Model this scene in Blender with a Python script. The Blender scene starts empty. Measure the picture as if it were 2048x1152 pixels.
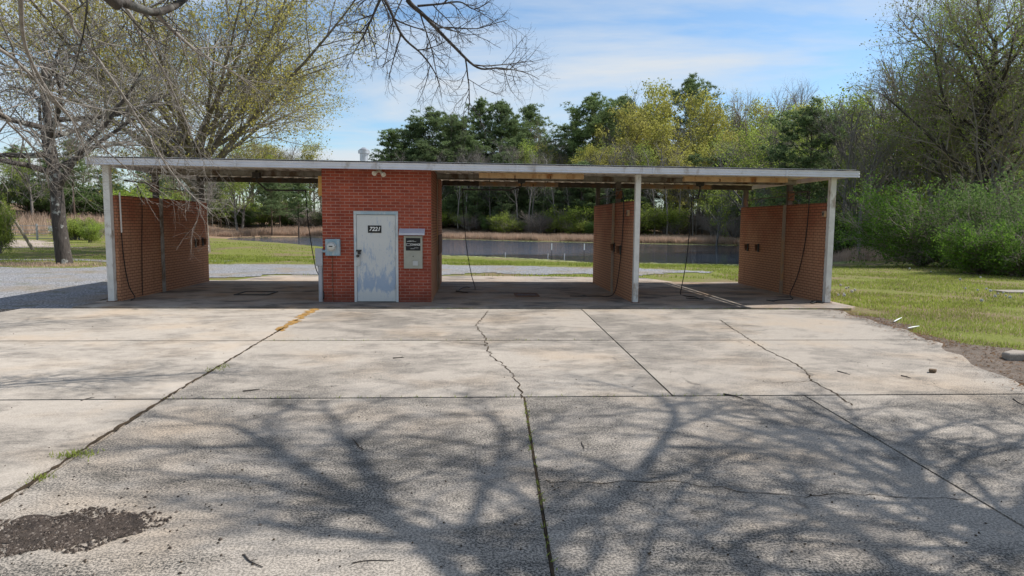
import bpy, math, random
import numpy as np
from math import radians as R, sin, cos, pi

# ------------------------------------------------------------------ camera, sky, sun, exposure
sc = bpy.context.scene
COL = sc.collection
F_PX = 1365.0
YAW, PITCH, ROLL = R(3.3), R(5.45), R(0.5)
CAM = np.array([0.0, 0.0, 1.85])
fw = np.array([sin(YAW) * cos(PITCH), cos(YAW) * cos(PITCH), -sin(PITCH)])
r0 = np.array([cos(YAW), -sin(YAW), 0.0]); u0 = np.cross(r0, fw)
rt = r0 * cos(ROLL) + u0 * sin(ROLL); up = np.cross(rt, fw)
cam = bpy.data.cameras.new('camera'); co = bpy.data.objects.new('camera', cam); COL.objects.link(co)
cam.sensor_width = 36.0; cam.lens = F_PX / 2048 * 36.0; cam.clip_start = 0.1; cam.clip_end = 2000
from mathutils import Matrix
co.matrix_world = Matrix(((rt[0], up[0], -fw[0], CAM[0]), (rt[1], up[1], -fw[1], CAM[1]), (rt[2], up[2], -fw[2], CAM[2]), (0, 0, 0, 1)))
sc.camera = co

SUN = np.array([0.9, 0.2, 1.0]); SUN = SUN / np.linalg.norm(SUN)
SUN_EL = math.asin(SUN[2]); SUN_AZ = math.atan2(SUN[0], SUN[1])
w = bpy.data.worlds.new('World'); sc.world = w; w.use_nodes = True
nt = w.node_tree; nt.nodes.clear()
def wn(t, **k):
    n = nt.nodes.new(t)
    for a, b in k.items(): setattr(n, a, b)
    return n
sky = wn('ShaderNodeTexSky', sky_type='NISHITA', sun_disc=False, sun_elevation=SUN_EL, sun_rotation=SUN_AZ, air_density=1.0, dust_density=0.3, ozone_density=3.0)
tc = wn('ShaderNodeTexCoord'); sep = wn('ShaderNodeSeparateXYZ'); nt.links.new(tc.outputs['Generated'], sep.inputs[0])
mz = wn('ShaderNodeMath', operation='ADD'); nt.links.new(sep.outputs[2], mz.inputs[0]); mz.inputs[1].default_value = 0.12
dx = wn('ShaderNodeMath', operation='DIVIDE'); dy = wn('ShaderNodeMath', operation='DIVIDE')
nt.links.new(sep.outputs[0], dx.inputs[0]); nt.links.new(mz.outputs[0], dx.inputs[1])
nt.links.new(sep.outputs[1], dy.inputs[0]); nt.links.new(mz.outputs[0], dy.inputs[1])
cmb = wn('ShaderNodeCombineXYZ'); nt.links.new(dx.outputs[0], cmb.inputs[0]); nt.links.new(dy.outputs[0], cmb.inputs[1])
mp = wn('ShaderNodeMapping'); nt.links.new(cmb.outputs[0], mp.inputs[0]); mp.inputs['Rotation'].default_value = (0, 0, R(20)); mp.inputs['Scale'].default_value = (0.46, 0.80, 1); mp.inputs['Location'].default_value = (0.9, 0.55, 0)
cn = wn('ShaderNodeTexNoise'); nt.links.new(mp.outputs[0], cn.inputs['Vector']); cn.inputs['Scale'].default_value = 1.0; cn.inputs['Detail'].default_value = 7; cn.inputs['Roughness'].default_value = 0.58; cn.inputs['Distortion'].default_value = 0.35
cr = wn('ShaderNodeValToRGB'); nt.links.new(cn.outputs['Fac'], cr.inputs[0]); cr.color_ramp.elements[0].position = 0.42; cr.color_ramp.elements[1].position = 0.61
cr.color_ramp.elements[0].color = (0.03, 0.03, 0.03, 1); cr.color_ramp.elements[1].color = (0.92, 0.92, 0.92, 1)
tint = wn('ShaderNodeMix', data_type='RGBA', blend_type='MULTIPLY'); tint.inputs[0].default_value = 1.0; nt.links.new(sky.outputs[0], tint.inputs[6]); tint.inputs[7].default_value = (0.79, 0.88, 0.91, 1)
mx = wn('ShaderNodeMix', data_type='RGBA'); nt.links.new(cr.outputs[0], mx.inputs[0]); nt.links.new(tint.outputs[2], mx.inputs[6]); mx.inputs[7].default_value = (4.25, 4.5, 4.75, 1)
bg = wn('ShaderNodeBackground'); nt.links.new(mx.outputs[2], bg.inputs[0]); bg.inputs[1].default_value = 0.13
ow = wn('ShaderNodeOutputWorld'); nt.links.new(bg.outputs[0], ow.inputs[0])
sl = bpy.data.lights.new('sun', 'SUN'); sl.energy = 4.5; sl.angle = R(0.5); sl.color = (1.0, 0.97, 0.93)
so = bpy.data.objects.new('sun', sl); COL.objects.link(so)
from mathutils import Vector
so.rotation_euler = Vector((-SUN[0], -SUN[1], -SUN[2])).to_track_quat('-Z', 'Y').to_euler()
sc.view_settings.view_transform = 'Standard'; sc.view_settings.look = 'None'; sc.view_settings.exposure = 0.43; sc.view_settings.gamma = 1.0
try: sc.cycles.max_bounces = 6; sc.cycles.transparent_max_bounces = 8; sc.cycles.caustics_reflective = False; sc.cycles.caustics_refractive = False
except Exception: pass

def ray(px, py): return fw + (px - 1024) / F_PX * rt + (576 - py) / F_PX * up
def G(px, py, z=0.0):                       # point of the ground (height z) that lies on the survey ray
    d = ray(px, py); return CAM + d * ((z - CAM[2]) / d[2])
def at(px, py, y):                          # point at distance y behind the camera plane line
    d = ray(px, py); return CAM + d * (y / d[1])

# ------------------------------------------------------------------ materials
class NT:
    def __init__(s, name):
        s.m = bpy.data.materials.new(name); s.m.use_nodes = True; s.t = s.m.node_tree; s.t.nodes.clear()
        s.out = s.t.nodes.new('ShaderNodeOutputMaterial'); s.tc = s.t.nodes.new('ShaderNodeTexCoord')
    def n(s, t, **k):
        n = s.t.nodes.new(t)
        for a, b in k.items(): setattr(n, a, b)
        return n
    def put(s, sock, v):
        if v is None: return
        if hasattr(v, 'is_output') or hasattr(v, 'links'): s.t.links.new(v, sock)
        else:
            if isinstance(v, (tuple, list)) and len(v) == 3 and sock.type == 'RGBA': v = (*v, 1)
            sock.default_value = v
    @property
    def obj(s): return s.tc.outputs['Object']
    @property
    def uv(s): return s.tc.outputs['UV']
    def geo(s):
        g = s.n('ShaderNodeNewGeometry'); return g.outputs['Position']
    def map(s, v, scale=(1, 1, 1), loc=(0, 0, 0), rot=(0, 0, 0)):
        m = s.n('ShaderNodeMapping'); s.put(m.inputs[0], v); m.inputs['Scale'].default_value = scale; m.inputs['Location'].default_value = loc; m.inputs['Rotation'].default_value = rot
        return m.outputs[0]
    def noise(s, v, scale, detail=3, rough=0.55, dist=0.0):
        n = s.n('ShaderNodeTexNoise'); s.put(n.inputs['Vector'], v); n.inputs['Scale'].default_value = scale; n.inputs['Detail'].default_value = detail
        n.inputs['Roughness'].default_value = rough; n.inputs['Distortion'].default_value = dist
        return n.outputs['Fac']
    def vor(s, v, scale, feat='F1', out='Distance'):
        n = s.n('ShaderNodeTexVoronoi', feature=feat); s.put(n.inputs['Vector'], v); n.inputs['Scale'].default_value = scale
        return n.outputs[out]
    def ramp(s, f, stops, interp='LINEAR'):
        n = s.n('ShaderNodeValToRGB'); s.put(n.inputs[0], f); e = n.color_ramp.elements; n.color_ramp.interpolation = interp
        while len(e) < len(stops): e.new(0.5)
        for q, (p, c) in zip(e, stops):
            q.position = p; q.color = (c, c, c, 1) if not isinstance(c, (tuple, list)) else (*c, 1)
        return n.outputs[0]
    def mix(s, f, a, b, mode='MIX'):
        n = s.n('ShaderNodeMix', data_type='RGBA', blend_type=mode); s.put(n.inputs[0], f); s.put(n.inputs[6], a); s.put(n.inputs[7], b); return n.outputs[2]
    def math(s, op, a, b=None, clamp=False):
        n = s.n('ShaderNodeMath', operation=op, use_clamp=clamp); s.put(n.inputs[0], a)
        if b is not None: s.put(n.inputs[1], b)
        return n.outputs[0]
    def xyz(s, v):
        n = s.n('ShaderNodeSeparateXYZ'); s.put(n.inputs[0], v); return n.outputs
    def bump(s, h, strength=0.3, dist=0.01):
        b = s.n('ShaderNodeBump'); s.put(b.inputs['Height'], h); b.inputs['Strength'].default_value = strength; b.inputs['Distance'].default_value = dist; return b.outputs[0]
    def pr(s, col, rough=0.8, metal=0.0, normal=None, spec=0.3):
        p = s.n('ShaderNodeBsdfPrincipled'); s.put(p.inputs['Base Color'], col); s.put(p.inputs['Roughness'], rough); s.put(p.inputs['Metallic'], metal)
        p.inputs['Specular IOR Level'].default_value = spec
        if normal is not None: s.put(p.inputs['Normal'], normal)
        s.t.links.new(p.outputs[0], s.out.inputs[0]); return p
    def leaf(s, col, trans=0.35):
        d = s.n('ShaderNodeBsdfDiffuse'); t = s.n('ShaderNodeBsdfTranslucent'); m = s.n('ShaderNodeMixShader')
        s.put(d.inputs[0], col); s.put(t.inputs[0], col); m.inputs[0].default_value = trans
        s.t.links.new(d.outputs[0], m.inputs[1]); s.t.links.new(t.outputs[0], m.inputs[2]); s.t.links.new(m.outputs[0], s.out.inputs[0])
    def rnd(s): return s.n('ShaderNodeObjectInfo').outputs['Random']
    def isl(s): return s.n('ShaderNodeNewGeometry').outputs['Random Per Island']

M = {}
def simple(name, col, rough=0.7, metal=0.0, var=0.25, scale=8.0, spec=0.3, dirt=None, dscale=3.0, dlo=0.52, dhi=0.7):
    t = NT(name); n = t.noise(t.obj, scale, 5, 0.6)
    lo = tuple(c * (1 - var) for c in col); hi = tuple(min(1, c * (1 + var)) for c in col)
    c = t.ramp(n, [(0.3, lo), (0.7, hi)])
    if dirt:
        k = t.ramp(t.noise(t.map(t.obj, (1, 1, 0.45)), dscale, 6, 0.65), [(dlo, 0), (dhi, 1)])
        c = t.mix(k, c, dirt)
    t.pr(c, rough, metal, t.bump(t.noise(t.obj, scale * 6, 3), 0.15, 0.003), spec); M[name] = t.m; return t.m

def brick(name, cols, mortar, bay=False):
    t = NT(name); uv = t.uv
    b = t.n('ShaderNodeTexBrick'); jit = t.mix(0.004, uv, None)
    nz = t.n('ShaderNodeTexNoise'); t.put(nz.inputs['Vector'], uv); nz.inputs['Scale'].default_value = 22; nz.inputs['Detail'].default_value = 2
    v = t.mix(0.006, uv, nz.outputs['Color'], 'ADD')
    t.put(b.inputs['Vector'], v); b.inputs['Scale'].default_value = 1; b.inputs['Brick Width'].default_value = 0.205; b.inputs['Row Height'].default_value = 0.0677
    b.inputs['Mortar Size'].default_value = 0.0065 if not bay else 0.0075; b.inputs['Mortar Smooth'].default_value = 0.25; b.inputs['Bias'].default_value = 0.0
    t.put(b.inputs['Color1'], cols[0]); t.put(b.inputs['Color2'], cols[1]); t.put(b.inputs['Mortar'], mortar)
    c = b.outputs['Color']
    if bay:
        z = t.xyz(t.geo())[2]; n = t.noise(t.uv, 1.1, 5, 0.6)
        h = t.math('ADD', t.math('MULTIPLY', z, -0.42), t.math('MULTIPLY', n, 1.2))
        k = t.ramp(t.math('ADD', h, 0.4), [(0.0, 0.25), (0.55, 0.93)])
        film = t.mix(t.noise(uv, 5, 5, 0.7), (0.48, 0.235, 0.13), (0.66, 0.36, 0.21))
        fk = t.math('MULTIPLY', k, t.math('SUBTRACT', 1.0, t.math('MULTIPLY', b.outputs['Fac'], 0.75)))
        c = t.mix(fk, c, film)
        st = t.ramp(t.noise(t.map(uv, (2.2, 0.25, 1)), 1.6, 4, 0.6), [(0.58, 0), (0.76, 0.4)])
        c = t.mix(st, c, (0.09, 0.05, 0.033))
    else:
        n = t.noise(uv, 2.2, 5, 0.65)
        c = t.mix(t.ramp(n, [(0.45, 0), (0.75, 0.55)]), c, (0.16, 0.035, 0.022))
        sp = t.ramp(t.noise(t.map(uv, (1, 2.2, 1)), 9, 5, 0.7), [(0.66, 0), (0.72, 0.75)])
        z = t.xyz(t.geo())[2]
        sp = t.math('MULTIPLY', sp, t.ramp(z, [(0.0, 0.15), (0.6, 0.3), (1.0, 1.0)]))
        c = t.mix(sp, c, (0.46, 0.30, 0.25))
        low = t.ramp(t.math('ADD', z, t.math('MULTIPLY', t.noise(uv, 3, 4), 0.35)), [(0.22, 0.55), (0.62, 0)])
        c = t.mix(low, c, (0.10, 0.035, 0.025))
    g = t.noise(uv, 60, 3)
    c = t.mix(t.ramp(g, [(0.3, 0.25), (0.7, 0)]), c, (0.05, 0.02, 0.015))
    hgt = t.math('SUBTRACT', t.math('MULTIPLY', g, 0.25), b.outputs['Fac'])
    t.pr(c, 0.85, 0, t.bump(hgt, 0.7, 0.006), 0.2); M[name] = t.m
brick('brick_red', ((0.42, 0.092, 0.05), (0.28, 0.058, 0.037)), (0.47, 0.27, 0.21))
brick('brick_bay', ((0.40, 0.105, 0.055), (0.30, 0.075, 0.042)), (0.06, 0.036, 0.026), True)

def concrete(name, light, dark, stain=1.0, rust=0.0):
    t = NT(name); p = t.geo()
    gx = t.xyz(p)[0]; pour = t.ramp(t.math('ADD', t.math('MULTIPLY', gx, 0.1), 0.5), [(0.172, 0.4), (0.19, 1.0)])
    wear = t.ramp(t.math('MULTIPLY', t.xyz(p)[1], 0.05), [(0.350, 1.0), (0.358, 0.0)])
    isl = t.isl(); q = t.n('ShaderNodeVectorMath', operation='ADD'); t.put(q.inputs[0], p); cx = t.n('ShaderNodeCombineXYZ'); t.put(cx.inputs[2], t.math('MULTIPLY', isl, 9.0)); t.put(q.inputs[1], cx.outputs[0]); pi_ = q.outputs[0]
    big = t.noise(pi_, 0.42, 5, 0.62, 0.5); mid = t.noise(t.map(p, (1, 1.5, 1)), 1.6, 7, 0.70, 0.4); fine = t.noise(p, 62, 3, 0.8); grit = t.noise(p, 105, 2, 0.7); sm_ = t.noise(p, 7, 5, 0.7)
    mask = t.ramp(t.math('ADD', t.math('MULTIPLY', big, 0.60), t.math('MULTIPLY', mid, 0.40)), [(0.455, 0.03), (0.56, 1.0)])
    c = t.mix(t.ramp(sm_, [(0.3, 0), (0.7, 1)]), light, tuple(a * 0.80 for a in light))
    c = t.mix(t.math('MULTIPLY', isl, 0.22), c, tuple(a * 0.5 for a in light))
    c = t.mix(t.math('MULTIPLY', t.ramp(t.noise(p, 0.6, 4), [(0.5, 0), (0.68, 1)]), 0.5), c, (light[0] * 0.98, light[1] * 0.84, light[2] * 0.68))
    sp = t.ramp(fine, [(0.47, 1), (0.53, 0)]); sp2 = t.ramp(grit, [(0.38, 1), (0.5, 0)])
    k = t.math('MULTIPLY', t.math('MAXIMUM', sp, t.math('MULTIPLY', sp2, 0.6)), t.math('MULTIPLY', t.math('ADD', t.math('ADD', t.math('MULTIPLY', mask, 0.45 * stain), 0.40), t.math('MULTIPLY', wear, 0.22)), pour), True)
    c = t.mix(k, c, dark)
    blot = t.ramp(t.noise(t.map(p, (0.8, 1.6, 1)), 3.2, 6, 0.75, 0.3), [(0.42, 0.25), (0.62, 1)]); c = t.mix(t.math('MULTIPLY', t.math('MULTIPLY', mask, blot), t.math('ADD', t.math('MULTIPLY', wear, 0.2), 0.5 * stain)), c, dark)
    drip = t.ramp(t.noise(t.map(p, (1, 0.7, 1), (3, 1, 0)), 2.6, 4, 0.6, 0.6), [(0.66, 0), (0.72, 0.55)]); c = t.mix(t.math('MULTIPLY', drip, stain), c, tuple(a * 0.7 for a in dark))
    if rust:
        rk = t.ramp(t.noise(p, 0.7, 5, 0.65, 0.5), [(0.45, 0), (0.7, rust)]); c = t.mix(rk, c, (0.34, 0.20, 0.10))
        ok = t.ramp(t.noise(t.map(p, (1, 1.8, 1), (7, 3, 0)), 0.9, 5, 0.6, 0.4), [(0.5, 0), (0.66, 0.8)]); c = t.mix(ok, c, (0.075, 0.068, 0.06))
    t.pr(c, 0.9, 0, t.bump(t.math('ADD', fine, t.math('MULTIPLY', grit, 0.5)), 0.12, 0.004), 0.2); M[name] = t.m
concrete('concrete', (0.535, 0.465, 0.385), (0.060, 0.056, 0.049))
concrete('bay_concrete', (0.47, 0.40, 0.33), (0.12, 0.10, 0.085), 0.8, 0.6)
concrete('rear_concrete', (0.50, 0.43, 0.36), (0.2, 0.17, 0.14), 0.6, 0.25)
concrete('rock', (0.42, 0.38, 0.33), (0.2, 0.18, 0.16), 0.7)

def gravel():
    t = NT('gravel'); p = t.geo(); v = t.n('ShaderNodeTexVoronoi'); t.put(v.inputs['Vector'], p); v.inputs['Scale'].default_value = 26
    n = t.noise(p, 0.5, 5, 0.6, 0.3); c = t.mix(v.outputs['Color'], (0.30, 0.30, 0.31), (0.54, 0.53, 0.53))
    bw = t.ramp(t.math('MULTIPLY', v.outputs['Distance'], 1.0), [(0.2, 1), (0.75, 0.28)]); c = t.mix(1.0, c, bw, 'MULTIPLY')
    c = t.mix(t.ramp(n, [(0.48, 0), (0.68, 0.75)]), c, (0.26, 0.21, 0.15))
    c = t.mix(t.ramp(t.noise(p, 1.3, 4, 0.6, 0.2), [(0.56, 0), (0.68, 0.6)]), c, (0.12, 0.12, 0.06))
    t.pr(c, 0.95, 0, t.bump(v.outputs['Distance'], 0.8, 0.02), 0.1); M['gravel'] = t.m
gravel()
def ground():
    t = NT('ground'); p = t.geo(); x, y, z = t.xyz(p)
    n1 = t.noise(p, 0.32, 6, 0.62, 0.3); n2 = t.noise(p, 2.1, 5, 0.7); n3 = t.noise(p, 30, 3, 0.7)
    g = t.mix(n2, (0.14, 0.17, 0.03), (0.26, 0.26, 0.07)); g = t.mix(t.ramp(n3, [(0.35, 0.55), (0.65, 0)]), g, (0.05, 0.06, 0.015))
    dry = t.mix(n2, (0.29, 0.22, 0.13), (0.17, 0.125, 0.075)); dry = t.mix(t.ramp(n3, [(0.35, 0.5), (0.6, 0)]), dry, (0.08, 0.055, 0.035))
    c = t.mix(t.ramp(n1, [(0.47, 0), (0.60, 0.9)]), g, dry)
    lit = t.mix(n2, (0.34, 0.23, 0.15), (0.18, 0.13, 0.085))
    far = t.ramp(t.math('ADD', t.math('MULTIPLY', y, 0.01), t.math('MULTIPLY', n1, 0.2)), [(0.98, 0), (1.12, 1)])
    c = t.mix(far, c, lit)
    t.pr(c, 0.95, 0, t.bump(t.math('ADD', n2, t.math('MULTIPLY', n3, 0.4)), 0.8, 0.05), 0.1); M['ground'] = t.m
ground()
def dirt(name, a, b, sc_=3.0):
    t = NT(name); p = t.geo(); n = t.noise(p, sc_, 6, 0.7); f = t.noise(p, sc_ * 14, 3, 0.7)
    c = t.mix(t.ramp(n, [(0.35, 0), (0.65, 1)]), a, b); c = t.mix(t.ramp(f, [(0.35, 0.6), (0.6, 0)]), c, tuple(q * 0.35 for q in a))
    t.pr(c, 0.95, 0, t.bump(f, 0.8, 0.02), 0.1); M[name] = t.m
dirt('dirt', (0.15, 0.105, 0.07), (0.24, 0.17, 0.11)); dirt('joint_dirt', (0.06, 0.045, 0.03), (0.11, 0.075, 0.045), 8.0); dirt('mulch', (0.15, 0.12, 0.095), (0.25, 0.20, 0.16), 5.0)
dirt('road_dirt', (0.42, 0.33, 0.27), (0.50, 0.42, 0.36), 1.0); dirt('asphalt_crumb', (0.05, 0.042, 0.037), (0.15, 0.115, 0.09), 9.0); dirt('chip', (0.24, 0.18, 0.14), (0.48, 0.42, 0.36), 40.0); dirt('patch_dirt', (0.055, 0.045, 0.038), (0.13, 0.10, 0.08), 6.0); dirt('orange_silt', (0.42, 0.22, 0.055), (0.5, 0.32, 0.13), 6.0)
dirt('silt', (0.46, 0.40, 0.34), (0.36, 0.30, 0.25), 2.0)
def water():
    t = NT('water'); p = t.geo()
    a = t.noise(t.map(p, (0.6, 1.2, 1)), 1.5, 3, 0.6); b = t.noise(t.map(p, (0.9, 1.3, 1)), 7.0, 2, 0.5)
    x, y, z = t.xyz(p)
    wob = t.math('ADD', t.math('MULTIPLY', t.noise(t.map(p, (0.5, 1.0, 1)), 0.12, 3), 22.0), t.math('MULTIPLY', x, -0.55))
    rip = t.math('MULTIPLY', t.ramp(t.math('MULTIPLY', t.math('ADD', wob, y), 0.01), [(0.565, 0.08), (0.64, 1)]), t.ramp(t.math('MULTIPLY', x, 0.05), [(0.45, 1), (0.8, 0.25)]))
    h = t.math('MULTIPLY', t.math('ADD', a, t.math('MULTIPLY', b, 0.4)), rip)
    t.pr((0.032, 0.05, 0.075), 0.05, 0, t.bump(h, 0.9, 0.20), 0.5); M['water'] = t.m
water()
def bark(name, a, b, lich=0.0):
    t = NT(name); n = t.noise(t.map(t.obj, (6, 6, 1.2)), 2.5, 5, 0.7); c = t.mix(t.ramp(n, [(0.35, 0), (0.65, 1)]), a, b)
    if lich: c = t.mix(t.ramp(t.noise(t.obj, 2.2, 4, 0.6), [(0.58, 0), (0.63, lich)]), c, (0.42, 0.42, 0.38))
    c = t.mix(t.math('MULTIPLY', t.rnd(), 0.35), c, tuple(q * 0.5 for q in a))
    t.pr(c, 0.9, 0, t.bump(n, 0.8, 0.03), 0.15); M[name] = t.m
bark('bark_oak', (0.11, 0.09, 0.07), (0.22, 0.19, 0.16), 0.8); bark('bark_grey', (0.15, 0.13, 0.115), (0.27, 0.245, 0.22)); bark('bark_pine', (0.085, 0.06, 0.045), (0.17, 0.125, 0.095)); bark('bark_dark', (0.05, 0.043, 0.038), (0.11, 0.095, 0.083), 0.25); bark('bark_lichen', (0.05, 0.043, 0.038), (0.12, 0.10, 0.088), 0.85)
bark('twig', (0.20, 0.175, 0.15), (0.32, 0.29, 0.255)); bark('twig_brown', (0.26, 0.22, 0.18), (0.38, 0.33, 0.275)); bark('twig_pale', (0.34, 0.31, 0.27), (0.46, 0.43, 0.39))
def leafm(name, a, b, c2, trans=0.35):
    t = NT(name); c = t.mix(t.isl(), a, b); c = t.mix(t.math('MULTIPLY', t.rnd(), 0.7), c, c2); c = t.mix(t.ramp(t.noise(t.obj, 0.7, 3), [(0.4, 0.0), (0.65, 0.7)]), c, tuple(q * 0.6 for q in c2)); t.leaf(c, trans); M[name] = t.m
leafm('needles', (0.14, 0.22, 0.085), (0.28, 0.35, 0.13), (0.18, 0.23, 0.12), 0.4)
leafm('leaf_spring', (0.46, 0.45, 0.09), (0.33, 0.36, 0.08), (0.45, 0.41, 0.12), 0.5)
leafm('leaf_fresh', (0.26, 0.38, 0.06), (0.37, 0.45, 0.09), (0.32, 0.37, 0.09), 0.5)
leafm('leaf_olive', (0.19, 0.21, 0.07), (0.26, 0.25, 0.09), (0.20, 0.17, 0.08), 0.4)
leafm('bud', (0.55, 0.50, 0.10), (0.42, 0.41, 0.10), (0.46, 0.40, 0.13), 0.45)
leafm('leaf_orange', (0.34, 0.19, 0.07), (0.27, 0.17, 0.07), (0.3, 0.22, 0.09), 0.4)
leafm('leaf_red', (0.20, 0.07, 0.045), (0.25, 0.11, 0.06), (0.2, 0.12, 0.06), 0.4)
leafm('leaf_privet', (0.11, 0.22, 0.035), (0.23, 0.37, 0.055), (0.07, 0.135, 0.035), 0.4)
leafm('leaf_dark', (0.11, 0.20, 0.055), (0.20, 0.29, 0.08), (0.14, 0.19, 0.08), 0.45)
leafm('grass', (0.23, 0.32, 0.045), (0.40, 0.45, 0.10), (0.32, 0.35, 0.09), 0.45)
leafm('dry_grass', (0.48, 0.33, 0.24), (0.62, 0.48, 0.37), (0.54, 0.40, 0.30), 0.4)
leafm('litter', (0.22, 0.12, 0.065), (0.30, 0.18, 0.10), (0.15, 0.09, 0.05), 0.2)
leafm('algae', (0.30, 0.33, 0.13), (0.40, 0.42, 0.20), (0.35, 0.36, 0.18), 0.2)
simple('fascia', (0.62, 0.62, 0.66), 0.5, 0.0, 0.08, 3, 0.4, (0.36, 0.32, 0.29), 3.2, 0.57, 0.72)
simple('post_paint', (0.66, 0.64, 0.60), 0.6, 0, 0.1, 6, 0.3, (0.36, 0.30, 0.24), 5, 0.56, 0.66)
simple('deck', (0.74, 0.69, 0.61), 0.6, 0, 0.1, 4, 0.3, (0.38, 0.29, 0.20), 2.5, 0.52, 0.72)
simple('deck_top', (0.45, 0.45, 0.45), 0.6, 0.2, 0.15)
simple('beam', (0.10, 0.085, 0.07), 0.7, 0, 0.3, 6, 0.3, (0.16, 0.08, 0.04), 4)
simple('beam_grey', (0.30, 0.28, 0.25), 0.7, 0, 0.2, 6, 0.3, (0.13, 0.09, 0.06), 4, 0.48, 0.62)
simple('dark_metal', (0.06, 0.055, 0.05), 0.6, 0.3, 0.3, 8)
simple('rubber', (0.018, 0.017, 0.017), 0.6, 0, 0.3, 8)
simple('steel', (0.33, 0.33, 0.29), 0.45, 0.6, 0.12, 4, 0.5, (0.30, 0.28, 0.22), 3, 0.5, 0.7)
simple('canopy', (0.50, 0.50, 0.56), 0.5, 0.1, 0.08, 4)
simple('grey_box', (0.40, 0.41, 0.44), 0.6, 0.1, 0.12, 6, 0.3, (0.3, 0.29, 0.28), 5)
simple('meter_blue', (0.26, 0.37, 0.44), 0.6, 0.0, 0.12, 6, 0.3, (0.40, 0.45, 0.47), 7, 0.5, 0.6)
simple('frame_blue', (0.33, 0.43, 0.49), 0.6, 0, 0.1, 5, 0.3, (0.55, 0.56, 0.55), 5, 0.5, 0.62)
simple('frame_paint', (0.56, 0.58, 0.58), 0.6, 0, 0.08, 5, 0.3, (0.35, 0.45, 0.51), 3, 0.56, 0.64)
simple('cream', (0.66, 0.60, 0.50), 0.6, 0, 0.15, 8, 0.3, (0.35, 0.25, 0.17), 10, 0.55, 0.65)
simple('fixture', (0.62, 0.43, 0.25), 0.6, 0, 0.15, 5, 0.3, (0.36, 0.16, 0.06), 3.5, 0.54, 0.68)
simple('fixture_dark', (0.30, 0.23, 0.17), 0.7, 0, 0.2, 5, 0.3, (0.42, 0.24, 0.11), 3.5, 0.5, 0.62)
simple('board', (0.55, 0.31, 0.09), 0.7, 0, 0.2, 6)
simple('black_sign', (0.015, 0.015, 0.015), 0.5, 0, 0.1); simple('white_paint', (0.78, 0.78, 0.76), 0.6, 0, 0.05)
simple('gate_metal', (0.33, 0.34, 0.34), 0.5, 0.5, 0.1); simple('galv', (0.45, 0.46, 0.47), 0.45, 0.7, 0.15, 5)
simple('dead_wood', (0.30, 0.25, 0.20), 0.9, 0, 0.3, 12); simple('rust', (0.14, 0.065, 0.035), 0.85, 0.1, 0.35, 9); simple('glass_grey', (0.55, 0.55, 0.52), 0.15, 0.1, 0.05)
simple('pvc', (0.62, 0.60, 0.56), 0.6, 0, 0.1, 6, 0.3, (0.4, 0.33, 0.26), 4)
def doorm():
    t = NT('door_paint'); o = t.obj; z = t.xyz(o)[2]
    c = t.mix(t.noise(o, 3, 4), (0.55, 0.565, 0.56), (0.62, 0.625, 0.61))
    n = t.noise(t.map(o, (9.5, 1, 2.6)), 1.0, 8, 0.75, 0.4)
    zz = t.ramp(t.math('MULTIPLY', z, 0.5), [(0.10, 0.05), (0.2, 0.24), (0.36, 0.11), (0.47, 0.07), (0.95, 0.05), (1.0, 0.0)])
    k = t.ramp(t.math('ADD', n, zz), [(0.615, 0), (0.69, 0.75)]); c = t.mix(k, c, t.mix(n, (0.16, 0.27, 0.46), (0.33, 0.42, 0.54)))
    s = t.ramp(t.noise(t.map(o, (3, 1, 8)), 4, 4, 0.7), [(0.66, 0), (0.7, 0.5)]); c = t.mix(s, c, (0.2, 0.22, 0.24))
    t.pr(c, 0.55, 0, t.bump(t.noise(o, 5, 3), 0.1, 0.004), 0.3); M['door_paint'] = t.m
doorm()

# ------------------------------------------------------------------ builders
ORG = {}
def meta(o, label=None, cat=None, group=None, kind=None):
    if label: o['label'] = label
    if cat: o['category'] = cat
    if group: o['group'] = group
    if kind: o['kind'] = kind
    return o
def link(name, me, parent=None, loc=(0, 0, 0)):
    o = bpy.data.objects.new(name, me); COL.objects.link(o); o.location = loc
    if parent is not None: o.parent = parent
    return o
def thing(name, loc, label, cat, group=None):
    o = link(name, None, None, tuple(float(a) for a in loc)); ORG[o.name] = np.array(loc, float); o.empty_display_size = 0.2
    return meta(o, label, cat, group)
def raw_mesh(name, v, f, uv=True, smooth=False):
    """v (n,3); f: array (m,k) or list of such arrays of face indices"""
    fl = [np.asarray(a, np.int32) for a in (f if isinstance(f, list) else [f]) if len(a)]
    me = bpy.data.meshes.new(name); v = np.asarray(v, np.float32)
    me.vertices.add(len(v)); me.vertices.foreach_set('co', v.ravel())
    idx = np.concatenate([a.ravel() for a in fl]); tot = np.concatenate([np.full(len(a), a.shape[1], np.int32) for a in fl])
    st = np.concatenate([[0], np.cumsum(tot)[:-1]]).astype(np.int32)
    me.loops.add(len(idx)); me.loops.foreach_set('vertex_index', idx)
    me.polygons.add(len(tot)); me.polygons.foreach_set('loop_start', st); me.polygons.foreach_set('loop_total', tot)
    me.polygons.foreach_set('use_smooth', np.full(len(tot), bool(smooth)))
    me.update(calc_edges=True)
    if uv:
        nrm = np.zeros(len(tot) * 3, np.float32); me.polygons.foreach_get('normal', nrm); nrm = np.abs(nrm.reshape(-1, 3))
        ax = np.repeat(np.argmax(nrm, 1), tot); p = v[idx]
        u = np.where(ax == 0, p[:, 1], p[:, 0]); q = np.where(ax == 2, p[:, 1], p[:, 2])
        l = me.uv_layers.new(name='UVMap'); l.data.foreach_set('uv', np.stack([u, q], 1).astype(np.float32).ravel())
    return me
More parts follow.
